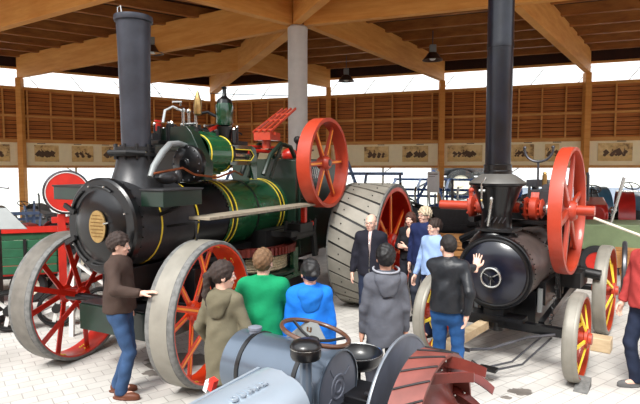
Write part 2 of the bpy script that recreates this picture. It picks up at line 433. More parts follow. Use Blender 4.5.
# ---------------------------------------------------------------- sepia photographs on the frieze
def sepia(seed):
    m = bpy.data.materials.new('sepia_print'); m.use_nodes = True; nt = m.node_tree; b = nt.nodes['Principled BSDF']; b.inputs['Roughness'].default_value = .5
    tc = nt.nodes.new('ShaderNodeTexCoord'); mp = nt.nodes.new('ShaderNodeMapping'); mp.inputs['Location'].default_value = (seed*3.1, seed*1.7, seed)
    n = nt.nodes.new('ShaderNodeTexNoise'); n.inputs['Scale'].default_value = 2.6; n.inputs['Detail'].default_value = 5; n.inputs['Roughness'].default_value = .7
    nt.links.new(tc.outputs['Object'], mp.inputs[0]); nt.links.new(mp.outputs[0], n.inputs['Vector'])
    cr = nt.nodes.new('ShaderNodeValToRGB'); e = cr.color_ramp.elements
    e[0].position = .34; e[0].color = (*lin((110,74,36)), 1); e[1].position = .6; e[1].color = (*lin((238,208,144)), 1)
    q = e.new(.45); q.color = (*lin((214,176,110)), 1)
    nt.links.new(n.outputs['Fac'], cr.inputs[0]); nt.links.new(cr.outputs[0], b.inputs['Base Color'])
    return m
M['ink'] = mat('sepia_ink', (92,62,34), .5, var=.2); M['field'] = mat('sepia_field', (224,188,118), .5, var=.12, scale=9)
pn = 0
def photo(P, s0, s1, lab, sd):
    u = (P(1, 0, 0)-P(0, 0, 0)).normalized(); n = (P(0, 1, 0)-P(0, 0, 0)).normalized()
    w_ = s1-s0; c = P((s0+s1)/2, .012, 3.0)
    t = empty('framed_photo', c); tag(t, lab, 'photograph', 'sepia photographs along the frieze')
    def L(a, d, z): return u*a+n*d+V((0, 0, z))
    MB().use(sepia(sd)).bar(L(-w_/2, 0, .0), L(w_/2, 0, .0), .03, .68).build('print', None, t)
    rr = random.Random(sd); m = MB().use('field').bar(L(-w_/2+.02, .018, -.22), L(w_/2-.02, .018, -.22), .006, .2)
    m.use('ink'); a = -w_*.3
    while a < w_*.32:      # little dark wheels, bodies and figures of the old pictures
        r_ = .03+.05*rr.random(); m.cyl(L(a, .018, -.12+r_*.3), L(a, .026, -.12+r_*.3), r_, n=12)
        m.bar(L(a, .02, -.05), L(a+.12*rr.random()+.05, .02, .05), .006, .06+.2*rr.random()); m.bar(L(a, .02, .05), L(a+.03, .02, .2*rr.random()), .006, .03); a += .08+.2*rr.random()
    m.build('picture_figures', None, t)
    MB().use('ink').bar(L(w_*.05, .004, .405), L(w_*.05+.3, .004, .405), .01, .025).build('caption_strip', None, t)

for s0, s1, lab in ((8.72, 10.1, 'sepia photo at the far left edge of the frieze, left of the timber post'), (6.95, 7.85, 'sepia photo first to the right of the left timber post'),
    (5.6, 6.45, 'sepia photo above the red disc, second from the left post'), (4.55, 5.25, 'sepia photo half hidden behind the tall grey chimney')):
    photo(PL, s0, s1, lab, pn); pn += 1
for s0, s1, lab in ((3.1, 4.1, 'sepia photo showing through the spokes of the red flywheel'), (7.65, 8.75, 'sepia photo right of the red flywheel, first of two together'), (9.35, 10.45, 'sepia photo just left of the middle timber post'),
    (11.25, 12.65, 'wide sepia photo between the middle timber post and the black chimney'), (13.75, 14.6, 'sepia photo immediately right of the black chimney'), (15.0, 15.5, 'sepia photo behind the curved bar left of the right post'),
    (16.85, 18.0, 'sepia photo right of the right-hand timber post')):
    photo(PR, s0, s1, lab, pn); pn += 1
# ================================================================ big green ploughing engine
E1 = empty('traction_engine', (-2.24, 6.09, 0), R(-27))
tag(E1, 'large green and black steam ploughing engine with tall grey chimney and red spoked wheels', 'steam engine')
X = V((1, 0, 0)); Y = V((0, 1, 0)); Z = V((0, 0, 1))
ZB = 1.76
# smokebox
sb = MB().use('smokegrey').lathe([(.50, .06), (.50, 1.0)], (0, -.42, ZB), Y, 64)
sb.use('black').lathe([(.4, -.02), (.51, -.02), (.535, 0), (.535, .07), (.50, .075)], (.03, -.42, ZB), Y, 64); sb.use('yellow').lathe([(.501, .0), (.506, .002), (.506, .02), (.501, .022)], (0, 0, ZB), Y, 64); sb.use('black')
sb.lathe([(1e-3, 0), (.52, 0)], (.03, -.42, ZB), Y, 64); sb.lathe([(1e-3, 0), (.5, 0)], (0, .58, ZB), Y, 64)
for k in range(28):
    t = 2*PI*k/28; sb.use('blackmat').sph((.512*math.cos(t), -.28, ZB+.512*math.sin(t)), .014, 6)
smoke = sb.build('smokebox', None, E1)
db = MB().use('black').lathe([(1e-3, -.10), (.1, -.098), (.24, -.085), (.33, -.06), (.38, -.03), (.4, -.02), (.4, .02)], (.03, -.42, ZB), Y, 64)
db.use('blackmat')
for a in (62, 118): # hinge straps, handles
    t = R(a)
for i, (t0, t1) in enumerate(((60, 105), (120, 165), (200, 245), (255, 300))):
    db.tube([(.44*math.cos(R(t)), -.455, ZB+.44*math.sin(R(t))) for t in np.linspace(t0, t1, 8)], .012, 6)
db.bar((-.52, -.46, ZB+.22), (-.34, -.47, ZB+.14), .03, .05); db.bar((-.52, -.46, ZB-.22), (-.34, -.47, ZB-.14), .03, .05)
for t in (75, 105, 20, -20, 150, 210): db.use('steel').sph((.45*math.cos(R(t)), -.46, ZB+.45*math.sin(R(t))), .014, 6)
db.use('steel').tube([(.2, -.53, ZB+.03), (.22, -.56, ZB+.05), (.28, -.55, ZB+.06)], .01, 6)
door = db.build('smokebox_door', None, smoke)
pl = MB().use('brass'); n = 40
pl.prism([(.125*math.cos(2*PI*i/n), .175*math.sin(2*PI*i/n)) for i in range(n)], (0.10, -.535, ZB+.01), X, Z, .016)
pl.use(mat('plate_letters', (140,108,62), .5, .6))
rr = random.Random(4)
for j in range(7):   # raised rows of lettering, too small in the photo to read
    z = .12-j*.038; hw = .10*math.sqrt(max(.05, 1-(z/.16)**2)); a = -hw
    while a < hw-.01:
        q = .006+.012*rr.random(); pl.box((.10+a+q/2, -.544, ZB+.01+z), (q, .004, .012)); a += q+.008
pl.build('brass_nameplate', None, smoke)
# boiler barrel
bb = MB().use('black').lathe([(.47, .58), (.47, 1.3), (.48, 1.32)], (0, 0, ZB-.02), Y, 64)
bb.use('greenb').lathe([(.482, 1.3), (.482, 2.98)], (0, 0, ZB-.02), Y, 64)
for k in range(22):
    bb.use('blackmat').sph((.485*math.cos(R(18+k*7)), 1.27, ZB-.02+.485*math.sin(R(18+k*7))), .018, 6)
boiler = bb.build('boiler', None, E1)
bd = MB()
for yb in (.64, 1.36, 1.46, 2.62, 2.72): bd.use('yellow').lathe([(.484, yb), (.492, yb+.002), (.492, yb+.018), (.484, yb+.02)], (0, 0, ZB-.02), Y, 64)
for yb in (1.41, 2.67, 2.0): bd.use('blackmat').lathe([(.484, yb-.02), (.489, yb-.018), (.489, yb+.018), (.484, yb+.02)], (0, 0, ZB-.02), Y, 64)
bd.build('lining_band', None, boiler)
# saddle + chimney
ch = MB().use('smokegrey').lathe([(.42, 2.02), (.36, 2.14), (.27, 2.26), (.22, 2.42), (.205, 2.52), (.2, 2.54)], (0, .1, 0), Z, 40)
ch.use('blackmat').lathe([(.2, 2.53), (.24, 2.54), (.24, 2.58), (.2, 2.58)], (0, .1, 0), Z, 40)
ch.lathe([(.2, 2.60), (.23, 2.60), (.23, 2.64), (.19, 2.65)], (0, .1, 0), Z, 40)
for k in range(10): ch.cyl((.22*math.cos(k*.628), .1+.22*math.sin(k*.628), 2.5), (.22*math.cos(k*.628), .1+.22*math.sin(k*.628), 2.68), .018, n=6)
ch.use('blackmat').tube([(-.27, .0, 2.56), (-.08, -.2, 2.58), (.16, -.17, 2.58), (.27, -.0, 2.57)], .028, 8)
ch.build('chimney_base', None, E1)
st = MB().use('stack').lathe([(.165, 2.6), (.172, 3.2), (.184, 3.8), (.194, 4.08), (.215, 4.09), (.22, 4.12), (.216, 4.15), (.19, 4.15), (.18, 4.05), (.15, 3.0)], (.03, .1, 0), Z, 48)
st.use('steel').tube([(-.0, -.1, 4.14), (-.0, -.1, 4.21), (.05, -.1, 4.22), (.06, -.1, 4.15)], .008, 6)
st.build('chimney', None, E1)
# side lockers either side of the smokebox
for sx in (-1, 1):
    m = MB().use('dgreen'); x0, x1 = (.5, .82) if sx > 0 else (-1.55, -.46); ya, yb = (-.3, .32) if sx > 0 else (.15, .75)
    m.box(((x0+x1)/2, (ya+yb)/2, 2.07), (x1-x0, yb-ya, .17)); 
    m.use('smokegrey').box(((x0+x1)/2, (ya+yb)/2, 2.165), (x1-x0+.03, yb-ya+.03, .022))
    m.use('blackmat').bar((sx*.42, (ya+yb)/2, 1.85), (sx*.75, (ya+yb)/2, 1.98), .05, .04)
    m.build('side_locker', None, E1, bevel=.006)
# cylinder block
cy = MB()
cy.use('greenb').lathe([(.245, 0), (.245, .52)], (.27, .84, 2.59), Y, 40)
cy.box((.08, 1.10, 2.56), (.44, .50, .5))
cy.prism([(-.22, 0), (.2, 0), (.12, .12), (-.1, .14)], (.14, 1.10, 2.76), X, Z, .48)
cy.use('black').lathe([(1e-3, -.12), (.06, -.12), (.07, -.08), (.11, -.075), (.2, -.06), (.235, -.04), (.24, 0), (.235, .05), (.21, .05)], (.34, .66, 2.45), Y, 40)
cy.lathe([(.25, .52), (.25, .56), (1e-3, .57)], (.27, .84, 2.59), Y, 40)
for k in range(14):
    t = 2*PI*k/14; cy.use('dsteel').sph((.34+.21*math.cos(t), .6, 2.45+.21*math.sin(t)), .014, 6)
cy.use('dgreen').prism([(-.35, 0), (.56, 0), (.58, .2), (.36, .6), (.28, .68), (-.2, .66), (-.42, .46)], (0, .76, 2.25), X, Z, .16)
cy.use('black').box((0, .8, 2.42), (.6, .3, .4))
cy.box((-.12, .62, 2.72), (.38, .4, .05)); cy.box((-.02, 1.0, 2.84), (.4, .5, .04))
cyl_o = cy.build('cylinder_block', None, E1, bevel=.006)
m = MB().use('yellow')
for yb in (.88, 1.32): m.lathe([(.246, yb), (.252, yb+.002), (.252, yb+.018), (.246, yb+.02)], (.27, 0, 2.59), Y, 40)
m.build('lining_band', None, cyl_o)
m = MB().use('gsheet').tube([(.44, -.10, 2.3), (.42, -.02, 2.42), (.40, .14, 2.58), (.36, .3, 2.68), (.32, .5, 2.70), (.28, .68, 2.68)], [.03, .038, .04, .038, .035, .03], 12)
m.build('exhaust_pipe', None, E1)
m = MB().use('copper').tube([(.5, -.1, 2.34), (.56, .3, 2.4), (.56, .5, 2.32), (.6, .9, 2.28), (.56, 1.3, 2.36), (.4, 1.7, 2.3)], .014, 8)
m.build('oil_pipe', None, E1)
m = MB().use('smokegrey').sph((.42, .18, 2.29), (.1, .17, .08), 16); m.sph((.45, .32, 2.3), (.06, .06, .09), 12); m.build('pump_body', None, E1)
# brass safety valves and gauge pipes
m = MB().use('brass').lathe([(.03, 0), (.05, .02), (.055, .1), (.05, .2), (.03, .26), (.02, .3), (1e-3, .34)], (.12, 1.1, 2.97), Z, 20)
m.build('whistle', None, E1).location.z = .13
m = MB().use('steel')
for yy in (.95, 1.06, 1.2): m.cyl((.0, yy, 2.8), (.0, yy, 3.02), .022, n=10); m.sph((.0, yy, 3.04), .035, 8)
m.tube([(.02, .9, 3.03), (-.06, .82, 3.08), (-.08, .7, 3.02), (-.08, .66, 2.86)], .018, 8); m.tube([(.0, .9, 3.1), (.1, .8, 3.13), (.05, .7, 3.12)], .014, 8)
m.tube([(.06, 1.3, 2.86), (.12, 1.5, 2.88), (.1, 1.68, 2.8)], .018, 8); m.cyl((.0, .98, 2.86), (.2, .98, 2.86), .02, n=8)
m.build('safety_valve', None, E1).location.z = .12
m = MB().use('red').cyl((-.2, .7, 2.78), (-.2, .7, 2.88), .04, n=12); m.lathe([(.05, 0), (.05, .02)], (-.2, .7, 2.9), Z, 12)
m.bar((.12, 1.32, 2.82), (.2, 1.5, 2.9), .02, .05); m.cyl((.35, 1.9, 2.51), (.42, 1.9, 2.51), .05, n=12); m.build('oil_cup', None, E1).location.z = .1
m = MB().use('smokegrey').cyl((-.5, .5, 2.76), (-.05, .5, 2.78), .06, n=14); m.use('white').sph((-.5, .5, 2.76), .075, 14); m.cyl((-.56, .5, 2.76), (-.5, .5, 2.76), .05, n=12); m.build('regulator_pipe', None, E1)
# extra fittings on the cylinder top
m = MB().use('blackmat'); rr = random.Random(11)
for k in range(26):
    x, y = rr.uniform(-.3, .42), rr.uniform(.6, 1.75); h = rr.uniform(.04, .16)
    m.cyl((x, y, 2.66), (x, y, 2.76+h), rr.uniform(.012, .035), n=8)
    if rr.random() < .4: m.use('steel').sph((x, y, 2.78+h), .022, 8).use('blackmat')
for k in range(7): m.tube([(rr.uniform(-.2, .4), .7+k*.17, 2.8), (rr.uniform(-.1, .3), .8+k*.17, 2.88), (rr.uniform(-.3, .4), .9+k*.16, 2.74)], .012, 6)
m.box((.2, 1.6, 2.62), (.4, .5, .16)); m.build('valve_gear', None, E1).location.z = .08
# green feed canister
m = MB().use('green').lathe([(1e-3, -.02), (.12, 0), (.135, .03), (.135, .27), (.12, .31)], (.28, 1.5, 2.86), Z, 32)
m.use('black').lathe([(.125, .3), (.11, .35), (.05, .39), (.03, .42), (.03, .5), (.05, .52), (1e-3, .54)], (.28, 1.5, 2.86), Z, 24)
m.lathe([(.1, -.2), (.13, -.02)], (.28, 1.5, 2.86), Z, 24); m.tube([(.18, 1.42, 2.98), (.06, 1.35, 3.04), (.0, 1.2, 3.0)], .022, 8); oc = m.build('oil_canister', None, E1); oc.scale = (.8, 1, 1); oc.location = (.05, -.02, .13)
# motion bracket with curved slot
m = MB(); sl = [(-.26, .07), (.14, .07), (.22, 0), (.14, -.07), (-.26, -.07)]
m.use('green'); outer = [(-.34, .13), (.16, .14), (.26, .1), (.3, .02), (.3, -.34), (.22, -.34), (.16, -.14), (-.34, -.14)]
m.prism([(-.34, .07), (-.34, .13), (.16, .14), (.27, .1), (.3, 0), (.22, 0), (.14, .07)], (.48, 1.84, 2.5), Y, Z, .03)
m.prism([(-.34, -.07), (-.34, -.14), (.14, -.14), (.22, -.34), (.3, -.34), (.3, 0), (.22, 0), (.14, -.07)], (.48, 1.84, 2.5), Y, Z, .03)
m.use('blackmat').box((.36, 1.76, 2.5), (.1, .5, .1)); m.use('steel').cyl((.4, 1.55, 2.5), (.4, 2.1, 2.5), .03, n=10)
m.use('yellow').tube([(.498, 1.56, 2.575), (.498, 1.98, 2.575), (.498, 2.06, 2.5), (.498, 1.98, 2.425), (.498, 1.56, 2.425)], .007, 6)
m.build('motion_bracket', None, E1).location = (0, -.2, .08)
# red shaft and lever frame
m = MB().use('red').cyl((.15, 1.5, 2.72), (.15, 3.0, 2.74), .022, n=10); m.cyl((.3, 1.6, 2.66), (.3, 2.6, 2.66), .03, n=10); m.build('reversing_rod', None, E1)
m = MB().use('redlit'); f0 = V((.3, 2.26, 2.8)); f1 = V((.3, 3.1, 3.24)); dn = V((.32, 0, 0))
for k in range(4):
    m.bar(f0+dn*(k/3-.5)*1.0, f1+dn*(k/3-.5)*.8, .022, .035)
for t in (.1, .5, .75): m.bar(f0.lerp(f1, t)-dn*.5, f0.lerp(f1, t)+dn*.5, .02, .025)
m.bar(f0+V((-.2, .1, -.02)), f0+V((.2, .1, -.02)), .03, .05); m.box((.3, 2.42, 2.74), (.3, .3, .12)); m.cyl((.3, 2.4, 2.55), (.3, 2.4, 2.8), .07, n=12)
m.build('rope_guide_frame', None, E1).location = (0, .1, .15)
m = MB().use('dgreen')
for dx in (.1, .5):
    m.tube([(dx, 2.1, 2.3), (dx, 2.3, 2.6), (dx, 2.6, 2.78), (dx, 2.9, 2.74), (dx, 3.1, 2.5)], .035, 8); m.bar((dx, 2.3, 2.25), (dx, 2.62, 2.76), .03, .06)
m.build('shaft_bracket', None, E1)
# firebox, hornplates and tender
m = MB().use('dgreen').box((0, 3.35, 1.75), (1.24, 1.0, 1.55)); m.prism([(0, 0), (1.4, 0), (1.4, 1.5), (1.0, 1.55), (0, 1.55)], (0, 2.95, 1.0), Y, Z, 1.3)
m.box((0, 4.9, 1.4), (1.3, 1.2, 1.0)); 
for k in range(9):
    m.use('blackmat').sph((.655, 3.0, 1.1+k*.16), .018, 6); m.sph((.655, 3.0+k*.15, 2.48), .018, 6); m.sph((.655, 3.5, 1.1+k*.16), .015, 6)
m.use('black').box((.64, 3.3, 2.32), (.05, .42, .26)); m.use('steel')
for k in range(6): m.bar((.69, 3.12+k*.07, 2.22), (.69, 3.2+k*.07, 2.42), .012, .02)
m.build('hornplate', None, E1, bevel=.008)
m = MB().use('red').sph((.25, 3.3, 2.62), (.14, .14, .12), 14); m.use('steel')
for k in range(4): m.tube([(.35, 3.4+k*.05, 2.55), (.4, 3.55+k*.05, 2.68), (.4, 3.8+k*.03, 2.72)], .012, 6)
m.use('blackmat').sph((.35, 3.4, 2.88), (.07, .07, .07), 10); m.cyl((.35, 3.4, 2.6), (.35, 3.4, 2.9), .03, n=8); m.build('gear_cover', None, E1)
# crankshaft and flywheel
m = MB().use('dsteel').cyl((-.7, 3.04, 2.48), (1.15, 3.04, 2.48), .05, n=16); m.build('crankshaft', None, E1)
fw = MB().use('redlit'); c = (1.04, 3.04, 2.48)
fw.lathe([(.71, -.11), (.71, .11), (.655, .11), (.645, .02), (.645, -.02), (.655, -.11), (.71, -.11)], c, X, 80)
fw.lathe([(1e-3, -.1), (.08, -.1), (.11, -.06), (.11, .06), (.08, .1), (1e-3, .1)], c, X, 28)
flyw = fw.build('flywheel', None, E1, ang=40)
for k in range(6):
    t = k*PI/3+.05; d = V((0, math.cos(t), math.sin(t))); s_ = MB().use('redlit').bar(V(c)+d*.09, V(c)+d*.65, .085, .05, up=X, w2=.055, h2=.035)
    s_.use('orange').bar(V(c)+d*.14+V((.03, 0, 0)), V(c)+d*.6+V((.022, 0, 0)), .028, .006, up=X); s_.build('spoke', None, flyw)
# foot plank
m = MB().use('plank').box((.88, 1.49, 1.83), (.3, 2.6, .035)); m.use('blackmat')
for yy in (.1, 1.0, 2.0): m.bar((.42, yy, 1.72), (.95, yy, 1.8), .03, .03); 
m.tube([(.96, .05, 1.81), (.96, .05, 1.55)], .014, 6); m.build('side_footboard', None, E1, bevel=.004)
m = MB().use('red').box((.9, 2.62, 1.62), (.07, .07, .38)); m.use('wred').sph((.93, 2.86, 1.52), .05, 10); m.build('footboard_post', None, E1)
m = MB().use('blackmat').box((.75, 2.5, 1.42), (.4, .7, .08)); m.box((.85, 2.55, 1.5), (.28, .4, .12)); m.cyl((.9, 2.3, 1.38), (.9, 2.9, 1.38), .06, n=12)
for k in range(6): m.cyl((.75+.04*k, 2.3+.11*k, 1.4), (.78+.04*k, 2.3+.11*k, 1.6), .025, n=8)
m.bar((.9, 2.9, 1.45), (.95, 2.9, 1.0), .1, .06); m.build('pump', None, E1)
# winding drum below the boiler
DC = (0.1, 2.15, 0)
dr = MB().use('rope').lathe([(.62, .78), (.66, .8)]+[(.66+.012*(k % 2), .8+.018*k) for k in range(12)]+[(.62, 1.02)], DC, Z, 56)
dr.use('dgreen').lathe([(.1, .74), (.8, .74), (.8, .78), (.1, .78)], DC, Z, 56); dr.lathe([(.0001, 1.02), (.7, 1.02), (.7, 1.05), (.0001, 1.05)], DC, Z, 56)
drum = dr.build('winding_drum', None, E1); drum.location.z = .10
gr = MB().use('dred').lathe([(.62, 1.05), (.78, 1.05), (.78, 1.15), (.62, 1.15)], DC, Z, 64)
for k in range(72):
    t = 2*PI*k/72; q = V((math.cos(t), math.sin(t), 0)); gr.bar(V(DC)+q*.78+V((0, 0, 1.05)), V(DC)+q*.78+V((0, 0, 1.16)), .035, .05, up=q)
gr.build('gear_ring', None, drum)
m = MB().use('green')
for yy in (1.6, 2.45): m.box((.82, yy, .98), (.07, .14, .42))
m.box((.7, 2.0, .76), (.26, 1.3, .07)); m.build('drum_bracket', None, E1, bevel=.005)
# underside: belly box, axle, front carriage
m = MB().use('dgreen').box((.1, -.05, .66), (1.2, .55, .3)); m.use('smokegrey').box((.1, -.05, .82), (1.2, .5, .02)); m.use('blackmat').ring((.05, -.335, .68), Y, .06, .045, .01, 20)
m.build('tool_box', None, E1, bevel=.01)
m = MB().use('black').box((0, .1, 1.08), (.5, .6, .4)); m.box((0, .1, .92), (.8, .3, .12)); m.cyl((0, .1, .7), (0, .1, 1.2), .12, n=16); m.box((.1, .62, .95), (1.1, .5, .5)); m.build('front_saddle', None, E1, bevel=.01)  # last box is added black fill hiding the bright floor between the wheels
FA = empty('front_axle', (0, .02, 0), R(6.5)); FA.parent = E1
MB().use('black').cyl((-1.0, 0, .8), (1.0, 0, .8), .05, n=16).build('axle_beam', None, FA)
# rear axle, hidden far wheel, black boxes added to darken beneath the boiler
m = MB().use('blackmat').cyl((-1.6, 4.18, 1.06), (1.75, 4.18, 1.06), .09, n=16); m.box((0, 2.6, .95), (1.0, 2.6, .12)); m.box((0, 1.3, 1.15), (.7, 1.5, .3)); m.box((.35, 2.6, 1.3), (.5, 1.2, .35)); m.box((0, 2.4, .55), (1.1, 2.0, .55)); m.box((0, 1.0, .95), (1.0, 1.3, .6)); m.build('rear_axle_dark_fill', None, E1)
for sx in (-1, 1):
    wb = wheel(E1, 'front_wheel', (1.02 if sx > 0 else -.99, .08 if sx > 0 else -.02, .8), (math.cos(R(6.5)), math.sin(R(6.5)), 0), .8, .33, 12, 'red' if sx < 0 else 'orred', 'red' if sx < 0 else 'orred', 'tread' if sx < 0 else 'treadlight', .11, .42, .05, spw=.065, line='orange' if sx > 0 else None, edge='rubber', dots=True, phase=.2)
# rear wheels with diagonal strakes
for sx in (-1, 1):
    c = V((sx*1.46, 4.18, 1.06)); Rr = 1.06; h = .41
    m = MB().use('treadlight').lathe([(Rr-.03, -h), (Rr-.004, -h), (Rr-.004, h), (Rr-.03, h), (Rr-.03, -h)], c, X, 96)
    m.use('rubber').lathe([(Rr-.05, -h-.01), (Rr+.012, -h-.01), (Rr+.012, -h+.02), (Rr-.05, -h+.02)], c, X, 96); m.lathe([(Rr-.05, h-.02), (Rr+.002, h-.02), (Rr+.002, h+.01), (Rr-.05, h+.01)], c, X, 96)
    wo = m.build('rear_wheel', None, E1, ang=50)
    m = MB().use('treadlight'); NS = 27    # wide flat strakes set at a slant, dark gaps between
    g_ = MB()
    for k in range(NS):
        t0 = 2*PI*k/NS; vs = []; seg = 6; wd = 2*PI/NS*.84
        for i in range(seg+1):
            x = -h+.015+(2*h-.03)*i/seg; tt = t0+.32*(x/(2*h))
            for dt in (-wd/2, wd/2):
                for r_ in (Rr-.01, Rr+.018): vs.append(c+V((x, r_*math.cos(tt+dt), r_*math.sin(tt+dt))))
        fs = []
        for i in range(seg):
            o = i*4; fs += [(o+1, o+3, o+7, o+5), (o, o+4, o+6, o+2), (o, o+1, o+5, o+4), (o+2, o+6, o+7, o+3)]
        fs += [(0, 2, 3, 1), (seg*4, seg*4+1, seg*4+3, seg*4+2)]
        m.add(vs, fs)
    m.use('blackmat')
    for k in range(NS):
        t = 2*PI*k/NS
        for x in (-.2, .2): tt = t+.32*(x/(2*h)); m.sph(c+V((x, (Rr+.018)*math.cos(tt), (Rr+.018)*math.sin(tt))), .012, 6)
    m.use('blackmat').lathe([(Rr-.002, -h+.02), (Rr-.002, h-.02)], c, X, 96)
    m.build('strakes', None, wo, ang=50)
    m = MB().use('red').lathe([(Rr-.03, -h), (Rr-.1, -h), (Rr-.1, -h+.02), (Rr-.045, -h+.04), (Rr-.045, h-.04), (Rr-.1, h-.02), (Rr-.1, h), (Rr-.03, h)], c, X, 96)
    m.use('orred').lathe([(Rr-.12, h+.004), (Rr-.02, h+.004), (Rr-.02, h-.01), (Rr-.12, h-.01), (Rr-.12, h+.004)], c, X, 96)
    m.use('red').lathe([(.2, sx*-.3), (Rr-.04, sx*-.34)], c, X, 64)      # inner disc plate
    for k in range(16):
        for rq in (.62, .68, .9): m.use('yellow').sph(c+V((-sx*.3, rq*math.cos(k*PI/8+.1), rq*math.sin(k*PI/8+.1))), .013, 6)
    m.build('rim', None, wo, ang=50)
    MB().use('red').lathe([(1e-3, -.3), (.15, -.3), (.2, -.24), (.14, -.1), (.14, .25), (.2, .3), (.2, .38), (.1, .4), (.1, .46), (1e-3, .46)] if sx > 0 else [(1e-3, -.46), (.1, -.46), (.1, -.4), (.2, -.38), (.2, -.3), (1e-3, .3)], c, X, 32).build('hub', None, wo)
    for k in range(14):
        t = 2*PI*k/14+.12; d = V((0, math.cos(t), math.sin(t))); sd = 1 if k % 2 else -.4
        s_ = MB().use('orred').bar(c+d*.17+X*sx*.3*sd, c+d*(Rr-.06)+X*sx*.26*sd, .09, .025, up=X)
        for q in (1, -1): s_.use('orange').bar(c+d*.22+X*(sx*.3*sd+.015*q), c+d*(Rr-.12)+X*(sx*.26*sd+.015*q), .035, .005, up=X)
        s_.build('spoke', None, wo)

# ================================================================ black portable engine
E2 = empty('portable_steam_engine', (2.15, 6.3, 0), R(-36))
tag(E2, 'black portable steam engine with slim black chimney and large orange-red flywheel', 'steam engine')
ZC = 1.13
m = MB().use('dullbrown').lathe([(.43, -.02), (.43, 1.05)], (0, 0, ZC), Y, 64); m.lathe([(.40, 1.05), (.40, 2.2)], (0, 0, ZC), Y, 64); m.lathe([(.43, 1.05), (.4, 1.05)], (0, 0, ZC), Y, 64)
for k in range(44): m.use('blackmat').sph((.434*math.cos(2*PI*k/44), .13, ZC+.434*math.sin(2*PI*k/44)), .010, 6)
for k in range(44): m.use('blackmat').sph((.434*math.cos(2*PI*k/44), .95, ZC+.434*math.sin(2*PI*k/44)), .010, 6)
m.box((0, 2.5, ZC-.1), (.9, .8, 1.15)); m.use('black').lathe([(.30, -.03), (.445, -.03), (.455, -.02), (.455, .06), (.43, .06)], (0, -.04, ZC), Y, 64)
m.lathe([(.385, -.045), (.40, -.05), (.415, -.045), (.42, -.03)], (0, -.04, ZC), Y, 64)
bo = m.build('boiler', None, E2)
m = MB().use('navyblack').lathe([(1e-3, -.11), (.1, -.108), (.22, -.095), (.31, -.07), (.37, -.04), (.385, -.03), (.385, .0)], (0, -.05, ZC), Y, 64)
do = m.build('smokebox_door', None, bo)
m = MB().use('steel').torus((-.0, -.185, ZC-.04), Y, .115, .013, 32, 8); 
for t in (30, 150, 270): m.bar((0, -.18, ZC-.04), (.115*math.cos(R(t)), -.185, ZC-.04+.115*math.sin(R(t))), .016, .012)
m.use('blackmat').sph((0, -.19, ZC-.04), .028, 10); m.bar((0, -.2, ZC-.04), (.05, -.2, ZC-.09), .016, .016); m.cyl((0, -.1, ZC-.04), (0, -.19, ZC-.04), .014, n=8); m.build('handwheel', None, do)
m = MB().use('black').lathe([(.34, 1.42), (.27, 1.53), (.20, 1.6), (.188, 1.66), (.185, 1.84), (.195, 1.88), (.305, 2.17), (.345, 2.18), (.35, 2.21)], (-.11, .35, 0), Z, 48)
m.use(mat('cap_grey', (96,94,90), .45, .2, var=.15)).lathe([(.35, 2.21), (.34, 2.225), (.22, 2.31), (.17, 2.33)], (-.11, .35, 0), Z, 48)
m.use('black').lathe([(.18, 2.31), (.18, 2.36), (.172, 2.37), (.172, 2.44), (.155, 2.45)], (-.11, .35, 0), Z, 40); 
m.use('blackmat').box((-.08, .35, 1.62), (.46, .46, .03)); m.build('chimney_base', None, E2)
m = MB().use('stackblack').lathe([(.157, 2.36), (.157, 3.9), (.162, 3.9), (.162, 3.96), (.16, 3.97), (.16, 4.9), (.19, 4.92), (.19, 4.97), (.15, 4.97), (.14, 3)], (-.11, .35, 0), Z, 48); m.build('chimney', None, E2)
m = MB().use('steel').tube([(-.16, .05, 2.28), (-.2, .02, 2.2), (-.21, .05, 2.0), (-.21, .12, 1.9)], .013, 8); m.cyl((-.24, .05, 2.12), (-.16, .05, 2.12), .02, n=8); m.tube([(-.1, .1, 2.02), (-.12, .08, 1.8), (-.14, .1, 1.68)], .018, 8)
m.sph((-.1, .09, 2.02), .026, 8); m.use('brass').sph((-.21, .05, 2.0), .02, 8); m.use('steel')
m.use('dsteel')
for k, a in enumerate((-.17, -.11, -.06, .0, .05)): m.bar((a-.02, .135, 1.72), (a+.02, .135, 1.79), .012, .01)
m.build('lubricator', None, E2)
# crankshaft line
YS = .8; ZS = 1.87
m = MB().use('redlit').cyl((-1.06, YS, ZS), (-.5, YS, ZS), .065, n=24); m.use('dsteel').cyl((-.5, YS, ZS), (.9, YS, ZS), .045, n=16); m.use('redlit').cyl((.62, YS, ZS), (.95, YS, ZS), .062, n=24)
m.build('crankshaft', None, E2)
def ecc(x0, x1, r, mt, nm):
    m = MB().use(mt).lathe([(.05, x0), (r*.7, x0), (r, x0+.02), (r, x1-.02), (r*.7, x1), (.05, x1)], (0, YS, ZS), X, 32)
    if nm == 'pulley_flange':
        for k in range(8): m.sph((x0-.005, YS+r*.75*math.cos(k*.785), ZS+r*.75*math.sin(k*.785)), .018, 6)
    m.build(nm, None, E2)
ecc(-.62, -.54, .17, 'redlit', 'pulley_flange'); ecc(-.52, -.40, .11, 'redlit', 'pulley_flange'); ecc(-.4, -.26, .12, 'blackmat', 'eccentric')
ecc(.12, .17, .15, 'redlit', 'pulley_flange'); ecc(.18, .3, .15, 'redlit', 'pulley_flange'); ecc(.31, .36, .13, 'redlit', 'pulley_flange'); ecc(.38, .44, .09, 'steel', 'eccentric'); ecc(.46, .52, .08, 'brass', 'eccentric'); ecc(-.18, .06, .07, 'redlit', 'crank_boss')
m = MB().use('redlit').bar((-.58, YS-.05, ZS), (-.58, YS-.08, ZS+.22), .05, .05); m.sph((-.58, YS-.08, ZS+.22), .04, 10); m.bar((.24, YS, ZS+.1), (.24, YS+.05, ZS+.2), .1, .05); m.build('bearing_cap', None, E2)
m = MB().use('black')
